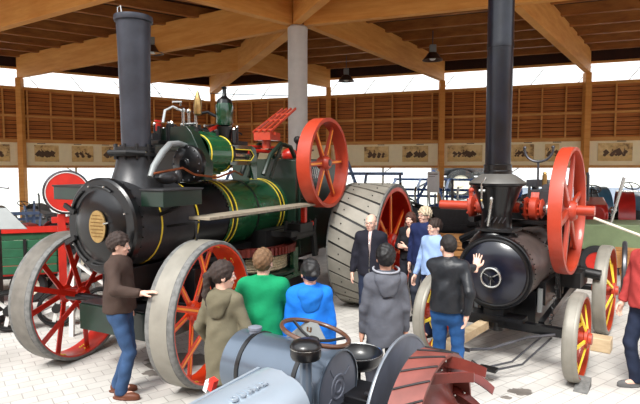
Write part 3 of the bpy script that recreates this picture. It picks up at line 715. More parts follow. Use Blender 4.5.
for x in (-.45, .55): m.bar((x, YS-.4, 1.72), (x, YS+1.3, 1.72), .06, .07); m.bar((x*.8, YS, 1.4), (x, YS, 1.72), .08, .1)
m.bar((-.6, YS-.1, 1.7), (.62, YS-.1, 1.7), .08, .05); m.box((.3, 1.5, 1.72), (.35, 1.0, .12)); m.box((-.2, 1.9, 1.72), (.4, .5, .3)); m.build('engine_frame', None, E2)
m = MB().use('blackmat').lathe([(.14, 0), (.14, .6)], (0.1, 1.5, 1.95), Y, 24); m.box((.3, 1.3, 2.0), (.12, .5, .08)); m.use('dsteel').cyl((.3, .9, 1.92), (.3, 1.5, 1.95), .025, n=8)
rr = random.Random(5)
for k in range(12): x, y = rr.uniform(0, .5), rr.uniform(1.0, 1.9); m.cyl((x, y, 1.9), (x, y, 2.05+rr.uniform(0, .12)), .02, n=8)
m.box((.3, 1.4, 2.08), (.5, .2, .03)); m.box((.35, 1.1, 2.0), (.4, .5, .2)); m.box((.1, 1.7, 2.18), (.3, .4, .1)); m.cyl((.35, .9, 2.14), (.35, 1.5, 2.14), .05, n=12); m.use('steel').box((.38, 1.25, 2.06), (.16, .3, .03)); m.sph((.45, 1.1, 2.1), .05, 10); m.use('brass').cyl((.2, 1.5, 2.12), (.2, 1.5, 2.3), .035, n=12); m.sph((.2, 1.5, 2.32), .03, 8)
m.build('cylinder', None, E2)
m = MB().use('dsteel').cyl((.12, 1.45, 2.0), (.12, 1.45, 2.5), .016, n=8)
m.tube([(.12+.19*math.cos(R(t)), 1.45, 2.66+.17*math.sin(R(t))) for t in range(175, 368, 12)], .018, 8); m.sph((-.07, 1.45, 2.69), .026, 8); m.sph((.31, 1.45, 2.69), .026, 8)
m.build('chimney_cradle', None, E2)
# flywheel
fc = (.65, YS, ZS-.01)
fw = MB().use('redlit').lathe([(.80, -.075), (.805, 0), (.80, .075), (.76, .075), (.747, .03), (.747, -.03), (.76, -.075), (.80, -.075)], fc, X, 96)
fw.lathe([(1e-3, -.1), (.1, -.1), (.13, -.06), (.13, .06), (.1, .1), (1e-3, .1)], fc, X, 32); f2 = fw.build('flywheel', None, E2, ang=40)
for k in range(6):
    t = k*PI/3+.25; d = V((0, math.cos(t), math.sin(t)))
    MB().use('redlit').bar(V(fc)+d*.1, V(fc)+d*.75, .11, .06, up=X, w2=.07, h2=.045).build('spoke', None, f2, bevel=.012)
# carriage
m = MB().use('black').box((0, .1, .66), (.24, .3, .3)); m.bar((-.75, .05, .5), (.8, .05, .5), .1, .1); m.box((0, .05, .58), (.7, .25, .05)); m.cyl((0, .08, .4), (0, .08, .75), .09, n=16); m.box((0, 1.35, .62), (.72, 1.7, .42)); m.box((.25, .9, .8), (.4, .6, .3))
m.bar((-.5, .2, .5), (-.4, 2.6, .62), .07, .1); m.bar((.5, .2, .5), (.45, 2.6, .62), .07, .1); m.use('black').cyl((-1.0, 2.15, .64), (1.0, 2.15, .64), .05, n=16); m.build('carriage', None, E2)
m = MB().use('gsheet').box((.4, .55, .72), (.05, .06, .3)); m.box((-.35, .4, .6), (.05, .12, .34)); m.build('support_strut', None, E2)
m = MB().use('timber').bar((-.35, -1.05, .33), (-.12, .0, .46), .12, .1); m.build('drawbar', None, E2, bevel=.006)
m = MB().use('dsteel').bar((-.35, -.75, .55), (-.3, -.75, .1), .02, .04); m.bar((-.2, -.72, .5), (-.22, -.72, .12), .02, .05); m.bar((-.5, -.7, .34), (-.05, -.7, .34), .02, .04); m.tube([(-.25, -.7, .3), (.1, -.45, .32), (.42, -.1, .42), (.7, 0, .48)], .018, 8)
m.tube([(.55, .1, .42), (.3, -.28, .16), (.05, -.6, .12)], .012, 6); m.tube([(.65, .05, .42), (.42, -.3, .16), (.15, -.62, .12)], .012, 6); m.tube([(-.02, -.55, .14), (-.05, -.62, .2), (-.05, -.7, .12)], .01, 6); m.use('blackmat').box((.12, -.58, .13), (.2, .12, .03)); m.build('step_iron', None, E2)
m = MB().use('blackmat'); pr = None      # hanging chain
for k in range(26):
    t = k/25; p = V((.5+.08*t, .15+.55*t, .45+.65*t-.55*math.sin(PI*t)*.6)); q = V((.5+.08*(t+.04), .15+.55*(t+.04), .45+.65*(t+.04)-.55*math.sin(PI*(t+.04))*.6)); d = (q-p).normalized()
    ax = frame(d)[k % 2]; m.torus(p, ax, .022, .006, 10, 5)
m.build('chain', None, E2)
m = MB().use('blackmat').box((.62, 1.35, .92), (.3, .55, .2)); m.cyl((.5, 1.5, 1.0), (.95, 1.5, .95), .07, n=14); m.bar((.5, .9, 1.3), (.55, .9, .7), .04, .05); m.bar((.5, 1.2, 1.5), (.5, 1.2, .7), .06, .08); m.build('feed_pump', None, E2)
m = MB().use('black').bar((-.45, .5, 1.35), (-.7, 1.3, 1.35), .05, .05); m.tube([(-.2, .75, 1.72), (-.45, .8, 1.55), (-.75, .8, 1.38)], .05, 10); m.box((-.5, 1.2, 1.3), (.5, .7, .12)); m.build('side_pipe', None, E2)
for sx in (-1, 1):
    wheel(E2, 'front_wheel', (.93 if sx > 0 else -.80, .0, .5), X, .5, .15, 10, 'yellow', 'redlit', 'treadlight', .11, .3, .05, spw=.035, phase=.1)
    wheel(E2, 'rear_wheel', (sx*.93, 2.12, .64), X, .64, .17, 12, 'yellow', 'redlit', 'treadlight', .11, .34, .05, spw=.035)
ck = MB().use('rubber').prism([(0, 0), (.26, 0), (.0, .1)], (2.93, 5.62, 0), (-.588, -.809, 0), (0, 0, 1), .14).build('wheel_chock'); ck.location.z = 0.001
tag(ck, 'black rubber wedge under the small red and yellow front wheel', 'wheel chock')
tm = MB().use('timber').box((0, 0, .09), (.32, .22, .18)).build('timber_block', bevel=.01); tm.location = (3.68, 6.75, 0); tm.rotation_euler.z = R(-36)
tag(tm, 'short squared timber block lying between the two right-hand yellow-spoked wheels', 'timber block')
# ================================================================ foreground tractor
E3 = empty('vintage_tractor', (-.148, 2.836, 0), R(-33.7))
tag(E3, 'blue-grey vintage tractor with cylindrical tank, brown steering wheel and rusty red cleated wheel', 'tractor')
# hood: arch cross-section swept forward
zt = 1.225
def arch(s):   # left edge, flat top, rounded right shoulder
    pts = [(-.29, -.30), (-.26, -.015), (-.245, .0), (-.2, .015), (-.1, .018), (-.06, .0)]
    pts += [(-.06+.17*math.sin(t), -.2+.2*math.cos(t)) for t in np.linspace(.15, PI/2, 9)]
    pts += [(.115, -.45)]
    return pts
m = MB().use('hood'); A = arch(0); vs = []; ys = [0.02, -.02, -.5, -1.1, -1.5]; sc = [1, 1, .97, .92, .85]
for y, k in zip(ys, sc):
    for a, b in A: vs.append((a*k, y, zt+(b if b > -.3 else b)-.02*(1-k)))
n = len(A); fs = []
for j in range(len(ys)-1):
    for i in range(n-1): fs.append((j*n+i, j*n+i+1, (j+1)*n+i+1, (j+1)*n+i))
fs.append(tuple(range(n))); fs.append(tuple(range((len(ys)-1)*n, len(ys)*n))[::-1]); m.add(vs, fs)
m.bar((-.27, .02, zt-.005), (-.235, -1.5, zt-.03), .018, .012)

ho = m.build('hood', None, E3, ang=40)
cu = bpy.data.curves.new('hood_lettering', 'FONT'); cu.body = 'OUNAS'; cu.size = .058; cu.extrude = .006; cu.offset = .002; cu.space_character = 1.6; cu.bevel_depth = .0015
to = bpy.data.objects.new('tmp', cu); COL.objects.link(to); bpy.context.view_layer.update()
me = bpy.data.meshes.new_from_object(to); bpy.data.objects.remove(to); lo = bpy.data.objects.new('hood_lettering', me); COL.objects.link(lo)
me.materials.clear(); me.materials.append(M['hood']); lo.parent = ho; lo.location = (-.06, -.42, zt+.0145); lo.rotation_euler = (0, 0, R(90))
# cylindrical tank
TC = V((-.525, .63, .93)); TR = .245
m = MB().use('tank').lathe([(1e-3, -.435), (TR-.02, -.44), (TR, -.43), (TR, -.30), (TR+.004, -.295), (TR+.004, -.285), (TR, -.28), (TR, .28), (TR+.004, .285), (TR+.004, .295), (TR, .30), (TR, .42)], TC, X, 64)
m.lathe([(TR, .42), (TR+.006, .425), (TR+.006, .44), (TR-.006, .442)], TC, X, 64)
tk = m.build('fuel_tank', None, E3)
m = MB().use('tankend').lathe([(1e-3, .43), (.03, .43), (.035, .436), (.045, .436), (.05, .43), (.07, .43), (.075, .436), (.085, .436), (.09, .43), (TR-.006, .43)], TC, X, 64)
for k in range(4): t = k*PI/2+.6; m.bar(TC+V((.431, .1*math.cos(t), .1*math.sin(t))), TC+V((.431, .18*math.cos(t), .18*math.sin(t))), .008, .008)
m.build('tank_end_plate', None, tk)
for x in (-.27, .22):
    MB().use('blackpl').lathe([(TR+.001, x-.018), (TR+.008, x-.016), (TR+.008, x+.016), (TR+.001, x+.018)], TC, X, 64).build('tank_strap', None, tk)
MB().use('tankend').lathe([(.045, -.01), (.045, .02), (.052, .022), (.052, .04), (.03, .048), (1e-3, .05)], TC+V((-.3, .0, TR)), Z, 24).build('filler_cap', None, tk)
MB().use('tankend').lathe([(.05, -.03), (.05, .015), (.04, .02), (1e-3, .024)], TC+V((.33, -.0, TR)), Z, 24).build('filler_cap', None, tk)
# cradle, gearbox, chassis
m = MB().use('dark').box((0, .3, .62), (.36, 1.6, .36)); m.box((-.2, .63, .74), (1.0, .3, .08)); m.box((0, -.7, .72), (.34, 1.4, .5)); m.box((.1, .85, .8), (.5, .3, .1)); m.cyl((-.6, .55, .7), (.6, .5, .76), .07, n=16)
m.use('tank').bar((-.45, .63, .5), (-.45, .63, .8), .1, .3); m.build('chassis', None, E3, bevel=.01)
# air cleaner
m = MB().use('blackpl').lathe([(1e-3, .075), (.05, .07), (.085, .055), (.1, .032), (.1, .022), (.094, .018), (.097, .01), (.097, -.03), (.09, -.045), (.03, -.05)], (-.135, .31, 1.265), Z, 40)
m.use('steel').lathe([(.1005, .026), (.1005, .022)], (-.135, .31, 1.265), Z, 40)
ac = m.build('air_cleaner', None, E3)
MB().use('tank').lathe([(.04, 0), (.04, .1), (.045, .11), (.045, .4), (.038, .41), (.038, .6)], (-.135, .31, .645), Z, 24).build('intake_pipe', None, ac)
# steering wheel
sc_ = V((-.26, .60, 1.28)); ax = V((.12, .35, 1)).normalized(); ax = V((.208, .139, 1)).normalized()
sw = MB().use('bake').torus(sc_, ax, .235, .016, 64, 12); swo = sw.build('steering_wheel', None, E3)
x_, y_, z_ = frame(ax); m = MB().use('blackpl'); hubp = sc_-ax*.06
for t in (20, 140, 260): d = x_*math.cos(R(t))+y_*math.sin(R(t)); m.tube([hubp, hubp.lerp(sc_+d*.23, .5)-ax*.01, sc_+d*.232], .011, 8)
m.cyl(hubp-ax*.02, hubp+ax*.025, .035, n=20); m.cyl(hubp, hubp-ax*.5, .016, n=12); m.build('wheel_spokes', None, swo)
# small sign plate behind the steering wheel
m = MB().use('gsheet').prism([(-.16, 0), (.16, 0), (.07, .12), (-.02, .13)], (-.42, .72, 1.17), (1, .2, 0), (0, .3, 1), .006); m.use('ink').box((-.42, .735, 1.24), (.012, .004, .035)); m.box((-.395, .74, 1.24), (.012, .004, .035)); m.box((-.408, .737, 1.225), (.03, .004, .01)); m.build('instrument_plate', None, E3)
# seat
m = MB().use('blackpl'); SC = V((-.25, 1.16, .96)); N = 40; prof = [(1e-3, -.09), (.08, -.088), (.14, -.07), (.175, -.03), (.19, .02), (.2, .025), (.203, .018), (.19, -.04), (.15, -.085), (.08, -.105), (1e-3, -.107)]
m.lathe(prof, SC, Z, N, sx=1.0); m.use('steel').torus(SC+V((0, 0, .022)), Z, .197, .004, 40, 6); se = m.build('seat', None, E3)
MB().use('blackmat').bar(SC+V((0, 0, -.1)), (0, .7, .62), .06, .02).build('seat_spring', None, se)
# levers
m = MB().use('blackpl')
for k in range(4): m.tube([(.08+k*.05, .62+.05*k, .7), (.1+k*.05, .72+.05*k, .85), (.14+k*.05, .7+.06*k, .92)], .011, 8); m.sph((.14+k*.05, .7+.06*k, .92), .02, 8)
m.use('dsteel').bar((.05, .9, .82), (.3, .9, .84), .06, .02); m.torus((.15, .75, .88), (0, .4, 1), .09, .01, 24, 8); m.build('control_levers', None, E3)
MB().use('hood').tube([(.02, 1.02, .98), (.16, .9, 1.1), (.36, .75, 1.2)], .008, 8).build('grab_rail', None, E3)
# fender disc
FC = V((.36, .64, .865)); FR = .49
m = MB().use('fender').lathe([(1e-3, -.006), (FR-.012, -.006), (FR-.012, .006), (1e-3, .006)], FC, X, 96); m.use('fedge').lathe([(FR-.012, -.009), (FR, -.009), (FR+.003, 0), (FR, .009), (FR-.012, .009), (FR-.012, -.009)], FC, X, 96)
for k in range(18): m.use('dsteel').sph(FC+V((-.022, .43*math.cos(k*.349), .43*math.sin(k*.349))), .008, 6)
m.build('mudguard_disc', None, E3)
# red cleated wheel
WC = V((.60, .52, .84)); WR = .49; WW = .18
m = MB().use('fadedred').lathe([(WR-.02, -WW/2), (WR, -WW/2), (WR, WW/2), (WR-.02, WW/2), (WR-.02, -WW/2)], WC, X, 96)
wo = m.build('driving_wheel', None, E3, ang=50)
m = MB().use('dark')
for k in range(26):
    t = 2*PI*k/26; a = []
    for i in range(5):
        x = -WW/2+WW*i/4; tt = t+.13*(i/4-.5)*-1.6; a.append(WC+V((x, (WR+.004)*math.cos(tt), (WR+.004)*math.sin(tt))))
    m.tube(a, .006, 6)
m.build('tread_seams', None, wo)
m = MB().use('dred').lathe([(.2, .2), (.22, .12), (.3, .04), (.4, 0), (WR-.02, -.02)], WC, X, 64); m.lathe([(.17, .32), (.2, .34), (.22, .3), (.2, .2)], WC, X, 48); m.use('fedge').lathe([(.185, .325), (.205, .345), (.225, .325), (.215, .3)], WC, X, 48)
m.use('blackmat').lathe([(1e-3, .24), (.185, .24)], WC, X, 32); m.use('fedge').bar(WC+V((.3, -.12, -.12)), WC+V((.3, .12, .12)), .035, .02)
for k in range(20): m.use('steel').sph(WC+V((.02, .38*math.cos(k*.314), .38*math.sin(k*.314))), .009, 6)
m.build('wheel_dish', None, wo)
for k in range(11):    # curved blades standing out from the rim
    t = 2*PI*k/11+.30; vs = []; S_ = 9
    for i in range(S_):
        s_ = i/(S_-1); th_ = t-.38*s_**1.5; d = V((0, math.cos(th_), math.sin(th_))); td = V((0, -math.sin(th_), math.cos(th_)))
        r0 = WR-.012-.03*s_*s_; wd = .075-.02*s_; x = -.03+.29*s_
        for r_ in (r0, r0-wd):
            for q in (-.005, .005): vs.append(WC+d*r_+X*x+td*q)
    fs = [(0, 2, 3, 1), (4*S_-4, 4*S_-3, 4*S_-1, 4*S_-2)]
    for i in range(S_-1): o = 4*i; fs += [(o, o+1, o+5, o+4), (o+2, o+6, o+7, o+3), (o, o+4, o+6, o+2), (o+1, o+3, o+7, o+5)]
    mm = MB().use('dred').add(vs, fs); d = V((0, math.cos(t-.05), math.sin(t-.05))); td = V((0, -math.sin(t-.05), math.cos(t-.05)))
    mm.use('steel').sph(WC+d*(WR-.045)+X*.06+td*.008, .009, 6); mm.build('paddle', None, wo)
# red and white marker block on a stalk at the side
m = MB().use('wred').box((-.45, -.18, 1.15), (.04, .04, .07), rot=(0, R(20), 0)); m.use('white').box((-.485, -.18, 1.135), (.03, .042, .07), rot=(0, R(20), 0)); m.use('dsteel').tube([(-.45, -.18, 1.13), (-.42, -.15, .85), (-.1, -.1, .75)], .01, 6); m.build('side_marker', None, E3)
for xx in (-.3, .3): pass
MB().use('timber').box((.0, .45, .17), (.9, .3, .34)).box((.62, .5, .1), (.3, .3, .2)).build('support_block', None, E3)
# wheel on the far side keeps the tractor standing
m = MB().use('dred').lathe([(.36, -.1), (.38, -.1), (.38, .1), (.36, .1), (.36, -.1)], (-.72, .63, .38), X, 48)
for k in range(10): t = k*.628; m.bar((-.72, .63, .38), (-.72, .63+.36*math.cos(t), .38+.36*math.sin(t)), .05, .02, up=X)
m.build('driving_wheel', None, E3)
m = MB().use('dred').lathe([(.28, -.06), (.3, -.06), (.3, .06), (.28, .06), (.28, -.06)], (0, -1.3, .3), X, 40)
for k in range(8): t = k*.785; m.bar((0, -1.3, .3), (0, -1.3+.28*math.cos(t), .3+.28*math.sin(t)), .04, .02, up=X)
m.bar((0, -1.3, .3), (0, -1.2, .6), .1, .1); m.build('front_wheel', None, E3)
# ================================================================ people (implicit surfaces meshed with surface nets)
def surf_nets(D, o, h):
    """D: grid of signed distances -> verts, quads"""
    S = D < 0; nx, ny, nz = D.shape
    acc = np.zeros((nx-1, ny-1, nz-1, 3), np.float32); cnt = np.zeros((nx-1, ny-1, nz-1), np.float32)
    quads = []
    for ax in range(3):
        a = [slice(None)]*3; b = [slice(None)]*3; a[ax] = slice(0, -1); b[ax] = slice(1, None)
        A, B = D[tuple(a)], D[tuple(b)]; X_ = (A < 0) != (B < 0)
        t = np.where(X_, A/(A-B+1e-12), 0)
        idx = np.argwhere(X_); tv = t[X_]
        pos = idx.astype(np.float32); pos[:, ax] += tv
        o1, o2 = [q for q in range(3) if q != ax]
        for d1 in (0, -1):
            for d2 in (0, -1):
                c = idx.copy(); c[:, o1] += d1; c[:, o2] += d2
                ok = (c[:, 0] >= 0) & (c[:, 1] >= 0) & (c[:, 2] >= 0) & (c[:, 0] < nx-1) & (c[:, 1] < ny-1) & (c[:, 2] < nz-1)
                cc = c[ok]; np.add.at(acc, (cc[:, 0], cc[:, 1], cc[:, 2]), pos[ok]); np.add.at(cnt, (cc[:, 0], cc[:, 1], cc[:, 2]), 1)
        ii = idx[(idx[:, o1] > 0) & (idx[:, o2] > 0) & (idx[:, o1] < (nx, ny, nz)[o1]-1) & (idx[:, o2] < (nx, ny, nz)[o2]-1)]
        sg = S[ii[:, 0], ii[:, 1], ii[:, 2]]
        q = []
        for d1, d2 in ((0, 0), (-1, 0), (-1, -1), (0, -1)):
            c = ii.copy(); c[:, o1] += d1; c[:, o2] += d2; q.append(c)
        q = np.stack(q, 1)
        if ax == 1: sg = ~sg
        q[~sg] = q[~sg][:, ::-1]; quads.append(q)
    m = cnt > 0; ids = -np.ones(cnt.shape, np.int64); ids[m] = np.arange(m.sum())
    v = acc[m]/cnt[m][:, None]*h+np.array(o, np.float32)
    q = np.concatenate(quads); f = ids[q[..., 0], q[..., 1], q[..., 2]]
    return v, f
def ssmin(a, b, k):
    if k <= 0: return np.minimum(a, b)
    h = np.clip(.5+.5*(b-a)/k, 0, 1); return b+(a-b)*h-k*h*(1-h)
def ssmax(a, b, k): return -ssmin(-a, -b, k)
def d_cone(P, a, b, r1, r2):
    a = np.array(a, np.float32); b = np.array(b, np.float32); ab = b-a
    t = np.clip(((P-a)@ab)/max(1e-9, ab@ab), 0, 1); return np.linalg.norm(P-a-t[..., None]*ab, axis=-1)-(r1+(r2-r1)*t)
def d_ell(P, c, r, rot=None):
    q = P-np.array(c, np.float32)
    if rot is not None: q = q@np.array(rot, np.float32)
    r = np.array(r, np.float32); k0 = np.linalg.norm(q/r, axis=-1); k1 = np.linalg.norm(q/(r*r), axis=-1); return k0*(k0-1)/np.maximum(k1, 1e-6)
def mesh_sdf(fn, lo, hi, h):
    lo = np.array(lo, float); hi = np.array(hi, float); n = np.ceil((hi-lo)/h).astype(int)+1
    g = np.stack(np.meshgrid(*[lo[i]+h*np.arange(n[i]) for i in range(3)], indexing='ij'), -1).astype(np.float32)
    return surf_nets(fn(g), lo, h)
def link_mesh(name, parts, parent):
    """parts: list of (verts, faces, material)"""
    vs = []; fs = []; mi = []; mats = []; o = 0
    for v, f, m in parts:
        if m not in mats: mats.append(m)
        vs.append(np.asarray(v)); fs += [tuple(int(i)+o for i in q) for q in f]; mi += [mats.index(m)]*len(f); o += len(v)
    me = bpy.data.meshes.new(name); me.from_pydata(np.concatenate(vs).tolist(), [], fs)
    for m in mats: me.materials.append(m)
    me.polygons.foreach_set('material_index', mi); me.polygons.foreach_set('use_smooth', [True]*len(fs))
    bm = bmesh.new(); bm.from_mesh(me); bmesh.ops.recalc_face_normals(bm, faces=bm.faces); bm.to_mesh(me); bm.free()
    ob = bpy.data.objects.new(name, me); COL.objects.link(ob); ob.parent = parent; return ob
def mbpart(mb, m): return (np.array(mb.v), mb.f, m)
def rotm(yaw, pitch, roll=0):
    return np.array((Matrix.Rotation(R(yaw), 3, 'Z') @ Matrix.Rotation(R(pitch), 3, 'X') @ Matrix.Rotation(R(roll), 3, 'Y')), np.float32)
skinm = mat('skin', (206,156,132), .5, var=.06, scale=15); skinp = mat('skin_pale', (220,176,156), .5, var=.06, scale=15)
lipm = mat('lips', (176,96,90), .5); eyew = mat('eye_white', (225,220,215), .3); eyed = mat('iris', (50,36,28), .2); browm = mat('brow', (70,50,38), .8)
def cloth(n, rgb, var=.08, rough=.85, bump=.12, scale=8): return mat(n, rgb, rough, var=var, bump=bump*3, bscale=13, scale=scale, spec=.25)

def ik(s, w, l1, l2, hint):
    s, w, hint = V(s), V(w), V(hint); d = w-s; L = min(d.length, (l1+l2)*.995); d.normalize(); w = s+d*L
    a = (l1*l1-l2*l2+L*L)/(2*L); hh = math.sqrt(max(0, l1*l1-a*a)); q = hint-d*hint.dot(d)
    if q.length < 1e-4: q = V((0, 1, 0))
    return s+d*a+q.normalized()*hh, w

def person(name_label, pos, face, H, P):
    """local frame: looks to -Y, own left is +X, metres for a 1.75 m figure then scaled"""
    root = empty('person', (pos[0], pos[1], 0), R(face)); tag(root, name_label, 'person', 'visitors'); root.scale = (H/1.75,)*3
    fem = P.get('fem', 0); g = P.get('girth', 1.)
    shx = P.get('shx', .165 if not fem else .145); hipx = .09
    lean = P.get('lean', 0)
    sh = {s: V((s*shx, .01-lean, 1.425)) for s in (1, -1)}
    lg = P.get('legs', {1: (.11, 0, 0), -1: (-.11, 0, 0)})
    hip = {s: V((s*hipx, 0, .90)) for s in (1, -1)}
    ank = {s: V(lg[s])+V((0, .03, .085)) for s in (1, -1)}
    kn = {}
    for s in (1, -1):
        k, a = ik(hip[s], ank[s], .425, .42, V((0, -1, 0))); kn[s] = k; ank[s] = a
    el = {}; wr = {}
    Minv = (Matrix.Translation((pos[0], pos[1], 0)) @ Matrix.Rotation(R(face), 4, 'Z') @ Matrix.Scale(H/1.75, 4)).inverted()
    for s in (1, -1):
        w_ = P.get('wr', {}).get(s, (s*.215, -.05, .86)); w_ = V(w_)
        if P.get('world', {}).get(s): w_ = Minv @ V(P['world'][s])
        el[s], wr[s] = ik(sh[s], w_, .285, .255, V(P.get('hint', {}).get(s, (s*.6, .7, -.2))))
    Rh = rotm(P.get('yaw', 0), P.get('pitch', 0), P.get('roll', 0)); np_ = np.array((0, .005-lean*1.05, 1.5), np.float32)
    def hl(p): return np_+np.array(p, np.float32)@Rh.T      # head-local -> local (head-local origin at the neck top)
    def toh(G): return (G-np_)@Rh
    # ---- body
    def torso(G, e):
        d = d_ell(G, (0, .0-lean*.6, 1.28), (.155*g+e, .105*g+e, .23+e)); d = ssmin(d, d_cone(G, (-shx*.8, .01-lean, 1.41), (shx*.8, .01-lean, 1.41), .062+e, .062+e), .09)
        d = ssmin(d, d_ell(G, (0, .0, 1.07), ((.135 if not fem else .12)*g+e, .1*g+e, .17+e)), .08); d = ssmin(d, d_ell(G, (0, .01, .93), ((.155 if not fem else .165)*g+e, .112*g+e, .13+e)), .08)
        if fem:
            for s in (1, -1): d = ssmin(d, d_ell(G, (s*.07, -.085-lean, 1.27), (.06+e, .06+e, .06+e)), .04)
        return d
    def arm(G, s, e, cuff=0, full=True):
        d = d_cone(G, sh[s], el[s], .049+e, .041+e)
        if full: d = ssmin(d, d_cone(G, el[s], el[s].lerp(wr[s], 1-cuff), .042+e, .029+e*(.9)+cuff*.01), .02)
        return d
    def leg(G, s, e): return ssmin(d_cone(G, hip[s], kn[s], .082*g+e, .055+e), d_cone(G, kn[s], ank[s], .055+e, .036+e*1.2), .02)
    def neck(G, e): return d_cone(G, (0, .012-lean, 1.42), hl((0, .015, .05)), .056+e, .052+e)
    def bodyf(G):
        d = torso(G, -.012)
        for s in (1, -1): d = ssmin(d, arm(G, s, 0), .03); d = ssmin(d, leg(G, s, -.01), .03)
        d = ssmin(d, neck(G, 0), .03)
        for s in (1, -1): d = ssmin(d, d_ell(G, (ank[s].x, ank[s].y-.06, .05), (.035, .1, .035)), .03)
        return d
    allp = [*sh.values(), *el.values(), *wr.values(), *ank.values(), *kn.values(), V(hl((0, 0, .25)))]
    lo = np.array([min(p[i] for p in allp) for i in range(3)])-.22; hi = np.array([max(p[i] for p in allp) for i in range(3)])+.22
    v, f = mesh_sdf(bodyf, (lo[0], lo[1], 0.0), hi, .014)
    sk = skinp if P.get('pale') else skinm
    parts = [(v, f, sk)]
    # ---- head (fine grid, in head-local coordinates)
    def headf(G):
        d = d_ell(G, (0, .012, .155), (.074, .094, .092)); d = ssmin(d, d_ell(G, (0, -.022, .095), (.057, .066, .088)), .03)
        d = ssmin(d, d_ell(G, (0, -.055, .035), (.03, .026, .022)), .025)                    # chin
        d = ssmin(d, d_cone(G, (0, .015, -.06), (0, .012, .08), .054, .05), .03)
        d = ssmin(d, d_cone(G, (-.035, -.078, .148), (.035, -.078, .148), .012, .012), .014)     # brow
        for s in (1, -1):
            d = ssmax(d, -d_ell(G, (s*.031, -.100, .126), (.019, .016, .011)), .012)
            d = ssmin(d, d_ell(G, (s*.04, -.064, .092), (.02, .018, .018)), .02)
            d = ssmin(d, d_ell(G, (s*.078, .012, .115), (.01, .02, .032)), .008)
        d = ssmin(d, d_cone(G, (0, -.087, .135), (0, -.102, .099), .0075, .0115), .008); 
        for s in (1, -1): d = ssmin(d, d_ell(G, (s*.011, -.097, .094), (.008, .01, .007)), .006)
        d = ssmin(d, d_ell(G, (0, -.085, .062), (.024, .012, .011)), .006)
        d = ssmax(d, -d_cone(G, (-.02, -.1, .062), (.02, -.1, .062), .0025, .0025), .003)
        return d
    v, f = mesh_sdf(headf, (-.11, -.14, -.06), (.11, .13, .27), .0062)
    parts.append((np_+v@Rh.T, f, sk))
    def hpart(mb, m): return (np_+np.array(mb.v, np.float32)@Rh.T, mb.f, m)
    eb = MB(); ep = MB(); lp = MB(); bw = MB()
    for s in (1, -1):
        eb.sph((s*.031, -.079, .126), .0115, 10); ep.sph((s*.031, -.0862, .126), .0062, 8); bw.sph((s*.033, -.0885, .1465), (.014, .003, .0022), 8)
    lp.sph((0, -.0935, .0655), (.018, .006, .0035), 10); lp.sph((0, -.0925, .0575), (.015, .006, .004), 10)
    bc = P.get('browm', browm)
    parts += [hpart(eb, eyew), hpart(ep, eyed), hpart(lp, lipm), hpart(bw, bc)]
    # ---- hands
    for s in (1, -1):
        w_ = np.array(wr[s]); fd = (wr[s]-el[s]).normalized(); fd = V(P.get('hdir', {}).get(s, fd)).normalized()
        if P.get('hdirw', {}).get(s): fd = (Minv.to_3x3() @ V(P['hdirw'][s])).normalized()
        pn_ = V(P.get('pnorm', {}).get(s, (-s, .1, 0))); pn_ = (pn_-fd*pn_.dot(fd)).normalized(); sd = fd.cross(pn_)*1.0
        # thumb side: forwards (-Y) or up
        th = V((0, -1, .4)); 
        if sd.dot(th) < 0: sd = -sd
        cu_ = P.get('curl', {}).get(s, .45); chains = []
        for k, (off, ln) in enumerate(((.030, .066), (.010, .074), (-.010, .070), (-.029, .055))):
            spread = P.get('spread', {}).get(s, .06)*(1.5-k)
            p = w_+np.array(fd)*.088+np.array(sd)*off; dv = (fd+sd*spread).normalized(); pts = [p]; a = cu_*.35
            for j, q in enumerate((.45, .32, .23)):
                dd = (dv*math.cos(a)+pn_*math.sin(a)); p = p+np.array(dd)*ln*q*1.05; pts.append(p); a += cu_*(.9 if j == 0 else .7)
            chains.append(pts)
        tp = w_+np.array(fd)*.025+np.array(sd)*.028; t1 = tp+np.array((fd*.6+sd*.75+pn_*.25).normalized())*.04; t2 = t1+np.array((fd*.85+sd*.35+pn_*.35).normalized())*.034; t3 = t2+np.array((fd*.95+sd*.05+pn_*.35).normalized())*.024
        F3 = np.stack([np.array(sd), np.array(fd), np.array(pn_)], 1)
        def handf(G):
            d = d_ell(G, w_+np.array(fd)*.055, (.04, .055, .017), F3); d = ssmin(d, d_cone(G, w_-np.array(fd)*.03, w_+np.array(fd)*.03, .028, .026), .02)
            for pts in chains:
                c = d_cone(G, pts[0]-np.array(fd)*.02, pts[0], .0105, .0098)
                for j in range(3): c = np.minimum(c, d_cone(G, pts[j], pts[j+1], .0098-.0009*j, .009-.0009*j))
                d = ssmin(d, c, .007)
            c = np.minimum(np.minimum(d_cone(G, tp, t1, .017, .0125), d_cone(G, t1, t2, .0125, .0105)), d_cone(G, t2, t3, .0105, .009)); return ssmin(d, c, .01)
        q = np.array([p for c in chains for p in c]+[tp, t3, w_]); v, f = mesh_sdf(handf, q.min(0)-.05, q.max(0)+.05, .0048); parts.append((v, f, sk))
    body = link_mesh('body', parts, root)
    # ---- trousers
    folds = lambda G, a, fq: a*(np.sin(G[..., 2]*fq+3*np.sin(G[..., 0]*14)+G[..., 1]*19)*.6+np.sin(G[..., 2]*fq*.53+G[..., 0]*31-G[..., 1]*9)*.6)
    def trf(G):
        d = np.minimum(leg(G, 1, .012), leg(G, -1, .012)); d = ssmin(d, d_ell(G, (0, .012, .93), ((.16 if not fem else .168)*g+.004, .12*g+.004, .14)), .05)
        for s in (1, -1): d = ssmin(d, d_cone(G, kn[s].lerp(ank[s], .3), ank[s]+V((0, -.01, 0)), .058, .06), .03)
        d = d+folds(G, .0035, 45); d = ssmax(d, G[..., 2]-1.03, .01); return ssmax(d, .045-G[..., 2], .01)
    v, f = mesh_sdf(trf, (lo[0]+.05, lo[1]+.05, .01), (hi[0]-.05, hi[1]-.05, 1.06), .0115); link_mesh('trousers', [(v, f, P['tr'])], body)
